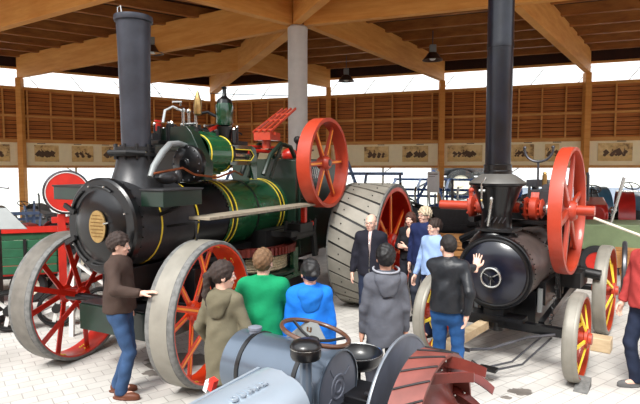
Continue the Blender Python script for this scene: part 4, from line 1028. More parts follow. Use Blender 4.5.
    # ---- shoes
    for s in (1, -1):
        a = ank[s]; tdir = R(8*s)
        def shf(G):
            q = G-np.array((a.x, a.y, 0), np.float32); x = q[..., 0]*math.cos(tdir)+q[..., 1]*math.sin(tdir); y = -q[..., 0]*math.sin(tdir)+q[..., 1]*math.cos(tdir); q = np.stack([x, y, q[..., 2]], -1)
            d = d_ell(q, (0, -.10, .035), (.046, .115, .042)); d = ssmin(d, d_ell(q, (0, .01, .055), (.038, .06, .06)), .03); d = ssmax(d, q[..., 2]-.105, .01); sole = np.maximum(d_ell(q, (0, -.065, .03), (.051, .155, .08)), q[..., 2]-.022); d = np.minimum(d, sole); return np.maximum(d, .002-q[..., 2])
        v, f = mesh_sdf(shf, (a.x-.1, a.y-.26, -.012), (a.x+.1, a.y+.12, .13), .0075); link_mesh('shoe', [(v, f, P['shoe'])], body)
    # ---- top
    hem = P.get('hem', .92); e = P.get('puff', .022); flare = P.get('flare', 0.)
    short = P.get('short', False)
    def topf(G):
        d = torso(G, e); d = ssmin(d, d_cone(G, (0, .008, 1.15), (0, .012, hem-.03), .13*g+e*.6, .14*g+e*.6+flare)*1.0+.0, .07)
        d = ssmin(d, d_cone(G, (-.055, .008, 1.1), (-.06, .012, hem), .1*g+e*.5, .105*g+e*.5+flare), .05); d = ssmin(d, d_cone(G, (.055, .008, 1.1), (.06, .012, hem), .1*g+e*.5, .105*g+e*.5+flare), .05)
        d = ssmax(d, hem-G[..., 2], .012)
        for s in (1, -1):
            if short:
                m_ = sh[s].lerp(el[s], .72); a_ = d_cone(G, sh[s], m_, .07, .066); ax_ = np.array((el[s]-sh[s]).normalized(), np.float32); a_ = ssmax(a_, ((G-np.array(m_, np.float32))@ax_), .008)
            else:
                a_ = arm(G, s, e*.75, .1); ax_ = np.array((wr[s]-el[s]).normalized(), np.float32); a_ = ssmax(a_, ((G-np.array(el[s].lerp(wr[s], P.get('cuff', .97)), np.float32))@ax_), .008)
                a_ = a_+folds(G, .0022, 70)
            d = ssmin(d, a_, .035)
        d = d+folds(G, .0045 if not short else .003, 38)
        nk = ssmax(d_cone(G, (0, .012-lean, 1.40), hl((0, .016, .03)), .075, .066), ((G-np.array(hl((0, .02, .005)), np.float32))@(Rh@np.array((0, -.35, 1), np.float32)))/1.06, .006)
        d = ssmin(d, nk, .03)
        if P.get('vneck'): d = ssmax(d, -d_ell(G, (0, -.13-lean, 1.46), (.05, .09, .15)), .01)
        if P.get('open'): d = ssmax(d, -(np.maximum(np.abs(G[..., 0])-P['open']*np.clip((G[..., 2]-1.0)/.45, .0, 1), G[..., 1]+.045)), .008)
        return d
    tl = (min(p.x for p in (*sh.values(), *el.values(), *wr.values()))-.14, lo[1]+.02, hem-.03); th_ = (max(p.x for p in (*sh.values(), *el.values(), *wr.values()))+.14, hi[1]-.02, max(1.62, max(p.z for p in wr.values())+.1))
    tl = (min(tl[0], -.32), tl[1], min(tl[2], min(p.z for p in wr.values())-.08)); th_ = (max(th_[0], .32), th_[1], th_[2])
    v, f = mesh_sdf(topf, tl, th_, .0105); top = link_mesh(P.get('topname', 'jacket'), [(v, f, P['top'])], body)
    # ---- inner shirt for open jackets
    if P.get('inner'):
        def inf(G):
            d = ssmin(torso(G, .008), ssmax(d_cone(G, (0, .0-lean, 1.40), hl((0, .012, .02)), .068, .062), G[..., 2]-1.52, .01), .03); return ssmax(ssmax(d, 1.0-G[..., 2], .01), G[..., 1]+.0, .01)
        v, f = mesh_sdf(inf, (-.24, -.25, .97), (.24, .05, 1.56), .011); link_mesh('shirt', [(v, f, P['inner'])], body)
    if P.get('hood'):
        def hdf(G):
            q = G-np.array((0, .085-lean, 1.46), np.float32); a = d_ell(q, (0, .0, -.03), (.125, .07, .09)); a = ssmin(a, d_ell(q, (0, .035, -.1), (.085, .035, .1)), .04); 
            nk = d_cone(G, (0, .02-lean, 1.38), hl((0, .02, .1)), .07, .085); a = ssmax(a, -nk, .015); t = d_ell(G, (0, .02-lean, 1.475), (.125, .12, .035)); t = ssmax(t, -d_cone(G, (0, .01-lean, 1.3), (0, .01-lean, 1.6), .075, .085), .01); return ssmin(a, t, .02)+folds(G, .003, 60)
        v, f = mesh_sdf(hdf, (-.2, -.16, 1.28), (.2, .24, 1.6), .009); link_mesh('hood', [(v, f, P['hood'])], top)
        if P.get('hoodrim'): hr = MB(); hr.tube([(.122*math.sin(R(t)), .03-lean+.112*math.cos(R(t)), 1.525-.02*math.cos(R(t))) for t in range(-125, 126, 10)], .010, 8); link_mesh('hood_lining', [mbpart(hr, P['hoodrim'])], top)
    if P.get('belt'):
        MBb = MB(); MBb.lathe([((.163)*g, -.015), ((.17)*g, -.012), ((.17)*g, .012), ((.163)*g, .015)], (0, .012, .985), (0, 0, 1), 40); 
        vv = [( -y*1.0, x*.0+0, z) for x, y, z in MBb.v]; vv = [(x*1.0, .012+(y-.012)*.76, z) for x, y, z in MBb.v]; link_mesh('belt', [(np.array(vv), MBb.f, P['belt'])], body)
    # ---- hair
    hs = P.get('hair', 'short'); hm = P['hairm']; hn = P.get('hairamp', .004)
    def hairf(G):
        nz = hn*(np.sin(G[..., 0]*95+G[..., 2]*40)*np.sin(G[..., 2]*80+G[..., 1]*60)+.7*np.sin(G[..., 1]*120+G[..., 0]*70-G[..., 2]*30))
        vol = P.get('vol', .012)
        d = d_ell(G, (0, .014, .157), (.075+vol, .095+vol, .093+vol*1.2))
        if hs in ('short', 'bun', 'tail', 'long'):
            front = (-.075-G[..., 1])*1.0; line = .165 if hs == 'short' else .17
            faceq = d_ell(G, (0, -.115, .085), (.085, .078, .096)); d = ssmax(d, -faceq, .012)
            low = (.075-G[..., 2])-np.clip(G[..., 1]-.02, 0, .1)*.6; d = ssmax(d, low, .02)
            sb_ = ssmax((-.015-G[..., 1]), (G[..., 2]-.5), .01)  # ears and temples stay free
            earq = np.maximum(np.maximum(.055-np.abs(G[..., 0]), G[..., 2]-.135), G[..., 1]-.03); 
            if hs == 'short': d = ssmax(d, -earq, .01)
        if hs == 'bald':
            d = d_ell(G, (0, .014, .15), (.079, .1, .08)); d = ssmax(d, G[..., 2]-.165, .01); d = ssmax(d, .085-G[..., 2], .01); d = ssmax(d, -.02-G[..., 1], .01); d = ssmax(d, -np.maximum(np.maximum(.055-np.abs(G[..., 0]), G[..., 2]-.135), G[..., 1]-.03), .01)
        if hs == 'bun': d = ssmin(d, d_ell(G, (0, .12, .13), (.032, .03, .03)), .015)
        if hs == 'tail':
            d = ssmin(d, d_cone(G, (0, .10, .16), (0, .135, .13), .028, .03), .02); d = ssmin(d, d_cone(G, (0, .14, .13), (-.01, .15, -.03), .032, .03), .02); d = ssmin(d, d_cone(G, (-.01, .15, -.03), (-.01, .125, -.17), .03, .012), .02)
        if hs == 'long':
            for s in (1, -1): d = ssmin(d, d_cone(G, (s*.07, .01, .15), (s*.085, -.02, -.04), .03, .034), .03); d = ssmin(d, d_cone(G, (s*.085, -.02, -.04), (s*.07, -.03, -.13), .034, .014), .02)
            d = ssmin(d, d_ell(G, (0, .06, .03), (.09, .045, .14)), .03); d = ssmax(d, -d_ell(G, (0, -.115, .09), (.054, .07, .095)), .01)
        return d+nz
    v, f = mesh_sdf(hairf, (-.17, -.16, -.23), (.17, .22, .30), .0072); link_mesh('hair', [(np_+v@Rh.T, f, hm)], body)
    if P.get('glasses'):
        gm = MB()
        for s in (1, -1): gm.torus((s*.032, -.104, .125), (0, 1, 0), .021, .0022, 20, 6); gm.tube([(s*.053, -.103, .128), (s*.078, -.06, .128), (s*.082, .01, .128)], .002, 6)
        gm.tube([(-.011, -.106, .128), (.011, -.106, .128)], .002, 6); link_mesh('glasses', [hpart(gm, M['dsteel'])], body)
    if P.get('collar'):
        cm = MB(); cm.lathe([(.072, 0), (.079, .002), (.075, .04), (.07, .042), (.067, .04), (.068, 0)], (0, .012-lean, 1.475), (0, -.18, 1), 32); link_mesh('collar', [mbpart(cm, P['collar'])], top)
    if P.get('zip'):
        zm = MB(); zm.tube([(0, -.135*g-lean, 1.4), (0, -.15*g-lean*.6, 1.28), (0, -.142*g, 1.1), (0, -.15*g, hem+.01)], .005, 6); link_mesh('zip', [mbpart(zm, M['steel'])], top)
    return root

jeans = cloth('jeans', (50,74,108), .25); djeans = cloth('dark_jeans', (34,42,62), .2); mjeans = cloth('mid_blue_jeans', (38,80,132), .2); navyj = cloth('navy_trousers', (28,36,62), .2)
hbrown = mat('hair_brown', (44,30,24), .75, var=.4, scale=60); hdark = mat('hair_dark', (26,20,18), .75, var=.4, scale=60); hlight = mat('hair_light_brown', (104,76,50), .75, var=.3, scale=60); hgrey = mat('hair_grey_blond', (186,170,144), .6, var=.25, scale=60); hblack = mat('hair_black', (14,12,13), .6, var=.4, scale=60); hred = mat('hair_reddish', (70,38,28), .7, var=.3, scale=60)
shb = cloth('shoe_brown', (96,56,40), .1, .5, .05); shk = cloth('shoe_black', (26,26,28), .1, .5, .05); shg = cloth('shoe_grey', (96,96,96), .2, .7, .1)
person('man in dark brown fleece jacket and jeans resting his hand on the big front wheel', (-2.09, 5.36), 92, 1.72, dict(
    top=cloth('brown_fleece', (66,52,46)), tr=jeans, shoe=shb, hair='short', hairm=hbrown, vol=.024, hairamp=.005, yaw=12, pitch=4, hem=.93, puff=.026, pale=1,
    wr={1: (.28, .02, .9)}, world={-1: (-1.76, 5.04, 1.17)}, hdirw={-1: (.9, .15, .12)}, hint={-1: (-.5, .8, -.5)}, pnorm={-1: (0, 0, -1)}, curl={-1: .25}, legs={1: (.09, .06, 0), -1: (-.09, -.04, 0)}, collar=cloth('brown_collar', (60,48,44))))
person('woman with long brown ponytail in olive hooded jacket, seen from behind', (-.79, 4.2), 158, 1.64, dict(
    top=cloth('olive_jacket', (104,98,80)), tr=cloth('olive_trousers', (84,80,66)), shoe=shk, hair='tail', hairm=hbrown, vol=.016, yaw=-50, pitch=2, hem=.70, puff=.010, flare=.0, girth=.92, shx=.13, fem=1, pale=1, hood=cloth('olive_hood', (100,94,76)),
    wr={1: (.22, -.12, .95), -1: (-.22, -.14, .95)}, legs={1: (.08, 0, 0), -1: (-.08, 0, 0)}))
person('man in bright green polo shirt seen from behind', (-.49, 4.47), 176, 1.70, dict(
    top=cloth('green_polo', (14,132,86), .08), tr=cloth('khaki_trousers', (120,110,90)), shoe=shk, hair='short', hairm=hlight, vol=.014, hem=.86, puff=.014, short=True, girth=1.08, pale=1, topname='polo_shirt', yaw=-8,
    wr={1: (.12, -.24, 1.12), -1: (-.1, -.26, 1.1)}, hint={1: (.7, .4, -.3), -1: (-.7, .4, -.3)}, collar=cloth('green_collar', (22,146,94), .08)))
person('woman with tied black hair in bright blue hooded sweatshirt seen from behind', (-.09, 4.42), 186, 1.62, dict(
    top=cloth('blue_hoodie', (24,112,210), .1), tr=djeans, shoe=shk, hair='bun', hairm=hblack, vol=.013, hem=.85, puff=.022, fem=1, topname='hoodie', hood=cloth('blue_hood', (28,110,198), .1), yaw=14, pitch=-4, girth=1.05))
person('balding man with glasses in open black zip jacket facing the camera', (.73, 7.42), -14, 1.74, dict(
    top=cloth('black_jacket', (30,30,40)), tr=djeans, shoe=shk, hair='bald', hairm=mat('hair_cropped_grey', (120,104,92), .7), hem=.88, puff=.024, pale=1, glasses=1, inner=cloth('pink_shirt', (206,180,176), .06), open=.022, yaw=-14, pitch=0,
    wr={1: (.27, -.05, .86), -1: (-.27, -.04, .84)}, legs={1: (.12, -.02, 0), -1: (-.1, .08, 0)}, zip=1))
person('man with black hair in dark grey jacket with pale hood seen from behind', (.60, 4.72), 186, 1.70, dict(
    top=cloth('grey_jacket', (88,90,98), .12), tr=cloth('charcoal_trousers', (58,60,68)), shoe=shk, hair='short', hairm=hblack, vol=.018, hairamp=.005, hem=.80, puff=.012, flare=.0, hood=cloth('grey_hood', (92,94,102), .08), hoodrim=cloth('pale_hood_lining', (150,152,160), .08), yaw=-10, pitch=-3, girth=.92, shx=.145))
person('woman with long reddish brown hair and crossed arms in black top', (1.50, 8.6), -32, 1.66, dict(
    top=cloth('black_top', (26,26,30)), tr=cloth('black_trousers', (34,36,44)), shoe=shk, hair='long', hairm=hred, vol=.016, hem=.94, puff=.012, fem=1, vneck=1, pale=1, topname='top',
    wr={1: (.0, -.2, 1.17), -1: (.0, -.17, 1.13)}, hint={1: (.9, .3, -.5), -1: (-.9, .3, -.5)}, hdir={1: (-1, -.1, .1), -1: (1, -.1, .2)}, pnorm={1: (0, 1, 0), -1: (0, 1, 0)}))
person('man with tousled grey hair and glasses in navy jacket looking left', (1.62, 8.05), -38, 1.79, dict(
    top=cloth('navy_jacket', (28,38,76)), tr=cloth('dark_grey_trousers', (52,56,68)), shoe=shk, hair='short', hairm=hgrey, vol=.02, hairamp=.008, hem=.86, puff=.022, glasses=1, pale=1, collar=cloth('navy_collar', (24,32,66)), yaw=-18))
person('young man with glasses in light blue shirt and jeans looking left', (1.58, 7.15), -55, 1.70, dict(
    top=cloth('light_blue_shirt', (142,168,210), .08), tr=navyj, shoe=shk, hair='short', hairm=hbrown, vol=.014, hem=.95, puff=.014, glasses=1, pale=1, topname='shirt', collar=cloth('shirt_collar', (160,184,220), .05), yaw=-14, girth=1.12,
    wr={1: (.18, -.16, .98), -1: (-.28, -.1, .86)}, belt=cloth('belt', (30,26,26))))
person('man in black leather jacket and blue jeans reaching to the boiler door', (1.34, 5.38), 154, 1.70, dict(
    top=cloth('leather_jacket', (36,38,42), .2, .38, .12), tr=mjeans, shoe=shk, hair='short', hairm=hdark, vol=.010, hairamp=.003, hem=.94, puff=.02, girth=1.0, yaw=42, pitch=4, collar=cloth('leather_collar', (40,42,46), .2, .4), pale=1,
    world={1: (1.83, 5.62, 1.30)}, hdirw={1: (.22, .30, .92)}, hint={1: (.6, -.2, -.9)}, pnorm={1: (.2, -1, 0)}, curl={1: .12}, spread={1: .16}, wr={-1: (-.22, .10, .93)}))
person('young man in red jacket and dark jeans at right looking up', (3.52, 5.5), -80, 1.76, dict(
    top=cloth('red_jacket', (170,62,60)), tr=djeans, shoe=shg, hair='short', hairm=hbrown, vol=.02, hem=.90, puff=.026, pitch=-24, pale=1, collar=cloth('red_collar', (160,56,54)), girth=1.08,
    wr={1: (.26, -.04, .84), -1: (-.25, -.12, .84)}, legs={1: (.09, .05, 0), -1: (-.09, -.05, 0)}))
# ================================================================ things standing behind the engines
def at(px, py, z=None, Yd=None): pass
def simple_wheel(p, nm, c, ax, r, w, rimm='cream', spokes=0):
    m = MB().use('tyre').lathe([(r*.62, -w/2), (r*.92, -w/2), (r, -w*.3), (r, w*.3), (r*.92, w/2), (r*.62, w/2), (r*.62, -w/2)], c, ax, 32); o = m.build(nm, None, p)
    m = MB().use(rimm).lathe([(r*.63, -w*.3), (r*.55, -w*.3), (r*.2, -w*.1), (1e-3, -w*.12)], c, ax, 24); m.lathe([(r*.63, w*.3), (r*.55, w*.3), (r*.2, w*.1), (1e-3, w*.12)], c, ax, 24); m.cyl(V(c)-V(ax).normalized()*w*.3, V(c)+V(ax).normalized()*w*.3, r*.14, n=12); m.build('rim', None, o)
    return o
def tractor(x, y, rz, body, rimm, lab, s=1., group=None):
    t = empty('tractor', (x, y, 0), R(rz)); t.scale = (s, s, s); tag(t, lab, 'tractor', group)
    m = MB().use(body); m.prism([(-1.6, .75), (-.2, .8), (-.15, 1.25), (-1.45, 1.15), (-1.62, 1.0)], (0, 0, 0), X, Z, .5); m.cyl((-1.6, 0, .95), (-1.66, 0, .95), .2, n=20); m.build('bonnet', None, t, bevel=.03)
    m = MB().use('dark').box((-.6, 0, .62), (2.2, .34, .3)); m.cyl((.5, -.75, .65), (.5, .75, .65), .08, n=12); m.bar((-1.3, -.6, .4), (-1.3, .6, .4), .1, .1); m.box((-.9, 0, .75), (.8, .56, .12)); m.build('chassis', None, t)
    for sy in (-1, 1):
        simple_wheel(t, 'rear_wheel', (.5, sy*.72, .65), Y, .65, .3, rimm); simple_wheel(t, 'front_wheel', (-1.3, sy*.62, .36), Y, .36, .16, rimm)
        m = MB().use(body); m.lathe([(.72, -.17), (.74, -.17), (.74, .17), (.72, .17), (.72, -.17)], (.5, sy*.72, .65), Y, 24, R(0), R(150)); m.build('mudguard', None, t)
    m = MB().use('blackpl').torus((.1, 0, 1.42), (-.5, 0, 1), .2, .015, 28, 8); m.cyl((-.2, 0, 1.1), (.1, 0, 1.42), .018, n=8)
    for k in range(3): m.bar((.1, 0, 1.42), (.1+.17*math.cos(k*2.1), .2*math.sin(k*2.1), 1.42+.08*math.cos(k*2.1)), .015, .015)
    m.build('steering_wheel', None, t)
    m = MB().use('blackpl').lathe([(1e-3, 0), (.15, .02), (.2, .08), (.21, .08), (.16, 0), (1e-3, -.02)], (.62, 0, 1.0), Z, 20); m.bar((.4, 0, .7), (.62, 0, 1.0), .05, .02); m.build('seat', None, t)
    MB().use('dsteel').tube([(-1.0, .12, 1.2), (-1.0, .12, 1.75), (-.98, .14, 1.82)], .03, 8).build('exhaust', None, t)
    MB().use('steel').sph((-1.55, .33, 1.05), .08, 10).sph((-1.55, -.33, 1.05), .08, 10).build('headlamps', None, t)
    return t
G_T = 'old tractors in the far row'
tractor(4.3, 15.8, 25, 'gblue', 'cream', 'blue tractor behind the black chimney base, left of it', .9, G_T)
tractor(8.0, 15.3, 65, 'tred', 'wred', 'dark red tractor behind the pale green machine at right', 1.25, G_T)
tractor(10.95, 18.2, 80, 'blueteal', 'cream', 'teal blue tractor at the far right edge', 1.25, G_T)
tractor(-6.4, 12.6, 165, 'tred', 'cream', 'bright red tractor behind the green wagon at left', .8, G_T)
tractor(-9.2, 16.2, 150, 'gsheet', 'cream', 'grey tractor in the bright opening at the far left', .9, G_T)
tractor(6.6, 18.2, 60, 'gblue', 'wred', 'blue tractor with red wheel discs behind the portable engine chimney', .9, G_T)
tractor(-6.2, 18.6, 140, 'dgreen', 'cream', 'small dark green tractor behind the red disc', .8, G_T)
tractor(2.3, 13.2, 200, 'dark', 'dsteel', 'black tractor between the rear wheel and the pale notice board', 1.15, G_T)

# blue cultivators
def cultivator(x, y, rz, lab, s=1., n=9, mt='lblue'):
    t = empty('cultivator', (x, y, 0), R(rz)); t.scale = (s,)*3; tag(t, lab, 'farm implement', 'pale blue cultivators by the far windows')
    m = MB().use(mt)
    for yy, z in ((0, 1.5), (.6, 1.2), (1.2, 1.9)): m.bar((-1.8, yy, z), (1.8, yy, z), .1, .1)
    for x_ in (-1.7, -.6, .6, 1.7): m.bar((x_, 0, 1.5), (x_, 1.2, 1.9), .08, .08); m.bar((x_, .6, .0), (x_, .6, 1.6), .08, .08)
    m.bar((-.6, -.2, .9), (0, .8, 2.3), .08, .08); m.bar((.6, -.2, .9), (0, .8, 2.3), .08, .08); m.build('frame', None, t)
    for k in range(n):
        xx = -1.7+3.4*k/(n-1); m = MB().use('white' if k % 2 else 'steel').tube([(xx, 0, 1.5), (xx, -.3, 1.6), (xx, -.5, 1.35), (xx, -.35, 1.0), (xx, -.1, .75), (xx, -.2, .55)], .045, 8); m.build('tine', None, t)
    for sx in (-1, 1): simple_wheel(t, 'ground_wheel', (sx*1.2, .5, .3), X, .3, .15, 'cream')
cultivator(.9, 18.6, -8, 'pale blue cultivator with curved white tines above the big rear wheel', 1.15, 11)
cultivator(4.6, 21.6, -20, 'blue cultivator beside the pale notice board', 1.0, 7, 'blue')
cultivator(-3.4, 19.8, 10, 'blue cultivator partly behind the red flywheel', 1.0, 9, 'lblue')
t = empty('notice_board', (4.05, 18.6, 0), R(-18)); tag(t, 'pale grey notice board on a stand left of the middle timber post', 'notice board')
MB().use('white').box((0, 0, 1.9), (.42, .03, .75)).build('board', None, t); MB().use('gsheet').box((-.2, .02, .95), (.03, .03, 1.9)).box((.2, .02, .95), (.03, .03, 1.9)).build('stand', None, t); MB().use('ink').box((0, -.02, 2.18), (.3, .006, .03)).box((-.05, -.02, 2.1), (.22, .006, .015)).build('printed_lines', None, t)
# large trailer outside with tyre
t = empty('tank_trailer', (10.5, 40, 0), R(-12)); tag(t, 'dark silver tanker trailer with big tyre outside the windows', 'trailer')
m = MB().use('dsteel').lathe([(1e-3, -2.4), (.7, -2.3), (.95, -2), (.95, 2), (.7, 2.3), (1e-3, 2.4)], (.4, 0, 2.75), X, 32, sx=1); m.build('tank', None, t); MB().use('dsteel').box((.3, 0, 1.6), (4.0, .9, .2)).bar((-1.6, 0, 1.6), (-2.9, 0, .9), .15, .15).build('chassis', None, t)
for sy in (-1, 1): simple_wheel(t, 'wheel', (.25, sy*.8, 1.15), Y, 1.15, .5, 'cream')
# pale green machine at right
t = empty('green_cart', (7.1, 11.6, 0), R(-22)); tag(t, 'pale green cart with A-shaped steel poles behind the portable engine', 'cart')
m = MB().use('pgreen').prism([(-1.3, .6), (1.3, .6), (1.5, 1.0), (1.2, 1.22), (-1.3, 1.15), (-1.45, .95)], (0, 0, 0), X, Z, 1.2); m.build('body', None, t, bevel=.02); MB().use('dred').box((0, 0, .47), (2.4, 1.1, .26)).build('chassis', None, t, bevel=.02)
for sx in (-1, 1):
    for sy in (-1, 1): simple_wheel(t, 'wheel', (sx*.85, sy*.65, .35), Y, .35, .15, 'wred')
m = MB().use('steel'); m.tube([(-.6, -.5, 1.1), (-.35, -.5, 2.2)], .035, 8); m.tube([(.1, -.5, 1.1), (.75, -.5, 2.25)], .035, 8); m.tube([(-.5, -.5, 1.9), (.3, -.5, 1.9)], .02, 8); m.tube([(.3, -.5, 2.3), (1.1, -.5, 1.7)], .02, 8); m.build('pole', None, t)
t = empty('hand_cart', (5.55, 9.2, 0), R(-30)); tag(t, 'hand cart with pale pink draw pole and dark spoked wheel near the red jacket', 'cart')
m = MB().use('wood' if 'wood' in M else 'crate').box((.2, .3, .75), (.9, .6, .3)); m.build('body', None, t); MB().use('cream').tube([(-.6, -.2, 1.5), (.1, -.3, 1.25), (.6, -.4, .95)], .025, 8).build('draw_pole', None, t)
wheel(t, 'cart_wheel', (-.1, -.1, .55), X, .55, .08, 10, 'crate', 'crate', 'dsteel', .08, .14, .04, spw=.03)
wheel(t, 'cart_wheel', (.55, -.1, .55), X, .55, .08, 10, 'crate', 'crate', 'dsteel', .08, .14, .04, spw=.03)
# engines and crates on a bench
t = empty('stationary_engine', (5.3, 13.6, 0), R(-20)); tag(t, 'dark stationary engine with small flywheels between the chimney and the orange flywheel', 'engine')
m = MB().use('dark').box((0, 0, .5), (1.2, .6, 1.0)); m.box((0, 0, 1.3), (.8, .5, .7)); m.use('gblue').cyl((-.2, -.3, 1.8), (-.2, .3, 1.8), .2, n=20); m.use('dark').cyl((.3, 0, 1.6), (.3, 0, 2.1), .08, n=10); m.build('block', None, t, bevel=.02)
for sy in (-1, 1): wheel(t, 'flywheel', (.2, sy*.42, 1.3), Y, .42, .08, 6, 'blackmat', 'blackmat', 'dsteel', .06, .1, .04, spw=.05)
def crate(x, y, z, s, rz, lab):
    t = empty('wooden_crate', (x, y, z), R(rz)); tag(t, lab, 'crate', 'wooden crates behind the onlookers'); m = MB().use('crate')
    for k in range(4): m.box((0, -s[1]/2, (k+.5)*s[2]/4), (s[0], .02, s[2]/4*.8)); m.box((0, s[1]/2, (k+.5)*s[2]/4), (s[0], .02, s[2]/4*.8)); m.box((-s[0]/2, 0, (k+.5)*s[2]/4), (.02, s[1], s[2]/4*.8)); m.box((s[0]/2, 0, (k+.5)*s[2]/4), (.02, s[1], s[2]/4*.8))
    m.box((0, 0, .02), (s[0], s[1], .03))
    for a in (-1, 1):
        for b in (-1, 1): m.box((a*(s[0]/2-.03), b*(s[1]/2-.03), s[2]/2), (.05, .05, s[2]))
    m.build('slats', None, t)
crate(3.2, 11.6, 0, (1.2, .6, .6), -15, 'lower wooden crate behind the man in the blue shirt')
crate(3.2, 11.6, .605, (1.0, .5, .3), -12, 'upper wooden crate stacked behind the man in the blue shirt')
crate(4.7, 11.95, 0, (1.2, .7, .95), -22, 'single wooden crate behind the portable engine')
# red disc machine at left
t = empty('belt_pulley_machine', (-4.38, 9.0, 0), R(30)); tag(t, 'machine with orange-red disc and grey hoop on a red frame behind the smokebox', 'machine')
m = MB().use('wred').lathe([(1e-3, -.03), (.30, -.02), (.335, -.02), (.335, .02), (1e-3, .03)], (0, 0, 1.98), (0, 1, 0), 48); m.build('disc', None, t)
MB().use('dsteel').torus((0, .04, 1.98), (0, 1, 0), .36, .025, 48, 8).use('white').torus((0, -.02, 1.98), (0, 1, 0), .34, .008, 48, 8).build('hoop', None, t); MB().use('wred').box((-.1, .1, .8), (.12, .12, 1.6)).box((0, .1, 1.5), (.5, .1, .1)).build('frame', None, t)
MB().use('gsheet').bar((.15, -.05, 0), (.15, -.05, 1.5), .05, .05).bar((.45, -.05, 0), (.15, -.05, 1.2), .04, .04).bar((-.2, -.05, 1.28), (.6, -.05, 1.28), .04, .04).build('strut', None, t); MB().use('navyblack').box((.3, .15, 1.35), (.4, .2, .3)).build('gearbox', None, t)
# green wagon with red inside
t = empty('farm_wagon', (-6.3, 9.3, 0), R(18)); tag(t, 'green planked farm wagon with bright red inner board at the left edge', 'wagon')
m = MB().use('wgreen')
for k in range(4): m.box((0, -.6, .62+k*.15), (3.0, .04, .14)); m.box((0, .6, .62+k*.15), (3.0, .04, .14)); m.box((1.5, 0, .62+k*.15), (.04, 1.2, .14))
m.build('side_board', None, t, bevel=.006); MB().use('wred').box((0, .56, 1.2), (3.0, .03, .12)).box((0, 0, .54), (3.0, 1.2, .04)).build('inner_board', None, t)
m = MB().use('blackmat')
for x_ in (-.9, .2, 1.0): m.box((x_, -.63, .85), (.05, .02, .62))
m.bar((-1.4, 0, .42), (1.4, 0, .42), .1, .12); m.build('ironwork', None, t)
for x_ in (-1.0, 1.0):
    for sy in (-1, 1): simple_wheel(t, 'wheel', (x_, sy*.45, .3), Y, .3, .12, 'cream')
t = empty('sheet_metal_hood', (-4.75, 7.6, 0), R(8)); tag(t, 'black machine with sloping grey sheet metal top at the left edge', 'machine')
MB().use('gsheet').prism([(-.9, 0), (.42, 0), (.1, .32), (-.9, .36)], (0, 0, 1.5), X, (0, .35, 1), .03).build('top_sheet', None, t); MB().use('blackmat').box((-.38, .25, .75), (.5, .4, 1.5)).box((-.35, 0, 1.45), (.6, .5, .08)).build('body', None, t, bevel=.02); MB().use('dsteel').sph((-.3, .2, 1.98), (.2, .16, .12), 12).tube([(-.4, .2, 1.95), (-.2, .2, 2.15), (.1, .2, 2.1)], .02, 6).build('motor', None, t)
# track of small spoked wheels at floor level, left
def trackwheel(x, y, r, lab):
    t = empty('spoked_track_wheel', (x, y, r+.02), R(20)); tag(t, lab, 'wheel', 'small black wheels with pale spokes low at left'); m = MB().use('blackmat').ring((0, 0, 0), Y, r, r*.8, .12, 32).torus((0, -.07, 0), Y, r*.9, .012, 32, 6); m.build('rim', None, t)
    MB().use('blackmat').cyl((0, -.08, 0), (0, .08, 0), r*.25, n=14).build('hub', None, t)
    for k in range(6): d = V((math.cos(k*1.047+.3), 0, math.sin(k*1.047+.3))); MB().use('white').bar(d*r*.2, d*r*.82, .05, .03, up=Y).build('spoke', None, t)
for i, (x, y, r, l) in enumerate(((-4.55, 7.5, .3, 'small black wheel with pale spokes at the left edge'), (-3.98, 7.75, .27, 'small black wheel with pale spokes seen first through the big front wheel'), (-3.4, 7.95, .27, 'small black wheel with pale spokes seen near the hub of the big front wheel'))): trackwheel(x, y, r, l)
tb_ = MB().use('white').bar((-3.55, 7.3, 0), (-3.5, 7.3, 1.1), .06, .06).bar((-3.5, 7.3, 1.1), (-3.1, 7.35, .75), .04, .04).build('white_stand'); tag(tb_, 'slim white stand seen between the spokes of the left front wheel', 'stand')
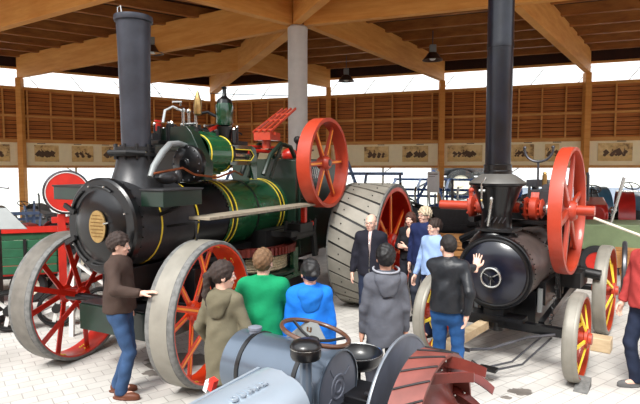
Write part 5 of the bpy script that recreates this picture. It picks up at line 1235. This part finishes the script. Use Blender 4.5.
# outside, seen through the glass
t = MB().use(mat('fence_grey_blue', (150,160,178), .7)).box((14.5, 29, .6), (12, .3, 1.4)).build('site_fence'); tag(t, 'long pale blue fence outside the right-hand windows', 'fence')
def tree(x, y, h, lab):
    t = empty('tree', (x, y, 0)); tag(t, lab, 'tree'); MB().use('crate').cyl((0, 0, 0), (0, 0, h*.5), .12, .07, n=8).build('trunk', None, t); rr = random.Random(int(h*10)); m = MB().use('pgreen')
    for k in range(60):
        a = rr.random()*6.28; q = rr.random()**.5*h*.3; z = h*(.4+.55*rr.random()); s_ = .15+.25*rr.random(); m.sph((q*math.cos(a), q*math.sin(a), z), (s_, s_, s_*.7), 6)
    m.build('foliage', None, t)
# low rows of dark machinery parts
def implement(x, y, rz, sd, m1, m2, lab, w_=1.6, hz=1.0):
    t = empty('field_implement', (x, y, 0), R(rz)); tag(t, lab, 'farm implement', 'field implements in the far row'); rr = random.Random(sd); m = MB().use(m1)
    for k in range(4): m.bar((-w_/2, rr.uniform(-.4, .4), .4+hz*.2*k), (w_/2, rr.uniform(-.4, .4), .4+hz*.2*k+rr.uniform(-.1, .1)), .07, .08)
    for k in range(7): xx = rr.uniform(-w_/2, w_/2); m.bar((xx, -.3, .0), (xx+rr.uniform(-.2, .2), rr.uniform(-.2, .4), hz*rr.uniform(.7, 1.2)), .05, .06)
    m.build('frame', None, t); m = MB().use(m2)
    for k in range(5): c = V((rr.uniform(-w_/2, w_/2), rr.uniform(-.4, .2), rr.uniform(.5, hz))); m.box(c, (rr.uniform(.15, .4), .3, rr.uniform(.12, .35)))
    m.build('gearbox', None, t)
    for sx in (-1, 1): wheel(t, 'wheel', (sx*w_*.4, -.1, .4), X, .4, .08, 8, m1, m1, 'dsteel', .06, .12, .03, spw=.03)
implement(4.7, 19.6, -20, 1, 'blue', 'dark', 'blue and black implement with spoked wheels left of the black chimney', 1.0)
implement(-8.6, 14.2, 30, 4, 'lblue', 'gsheet', 'pale blue implement in the bright opening at left', 1.6, 1.3)
implement(-6.4, 14.9, 25, 5, 'tred', 'white', 'red implement with white parts behind the green wagon', 1.6, 1.5)
implement(-.9, 16.2, 0, 6, 'blue', 'dark', 'blue implement frame right behind the big rear wheel', 1.8, 1.7)
implement(6.1, 16.0, 0, 7, 'dark', 'gblue', 'dark implement behind the black chimney', 1.0, 1.6)
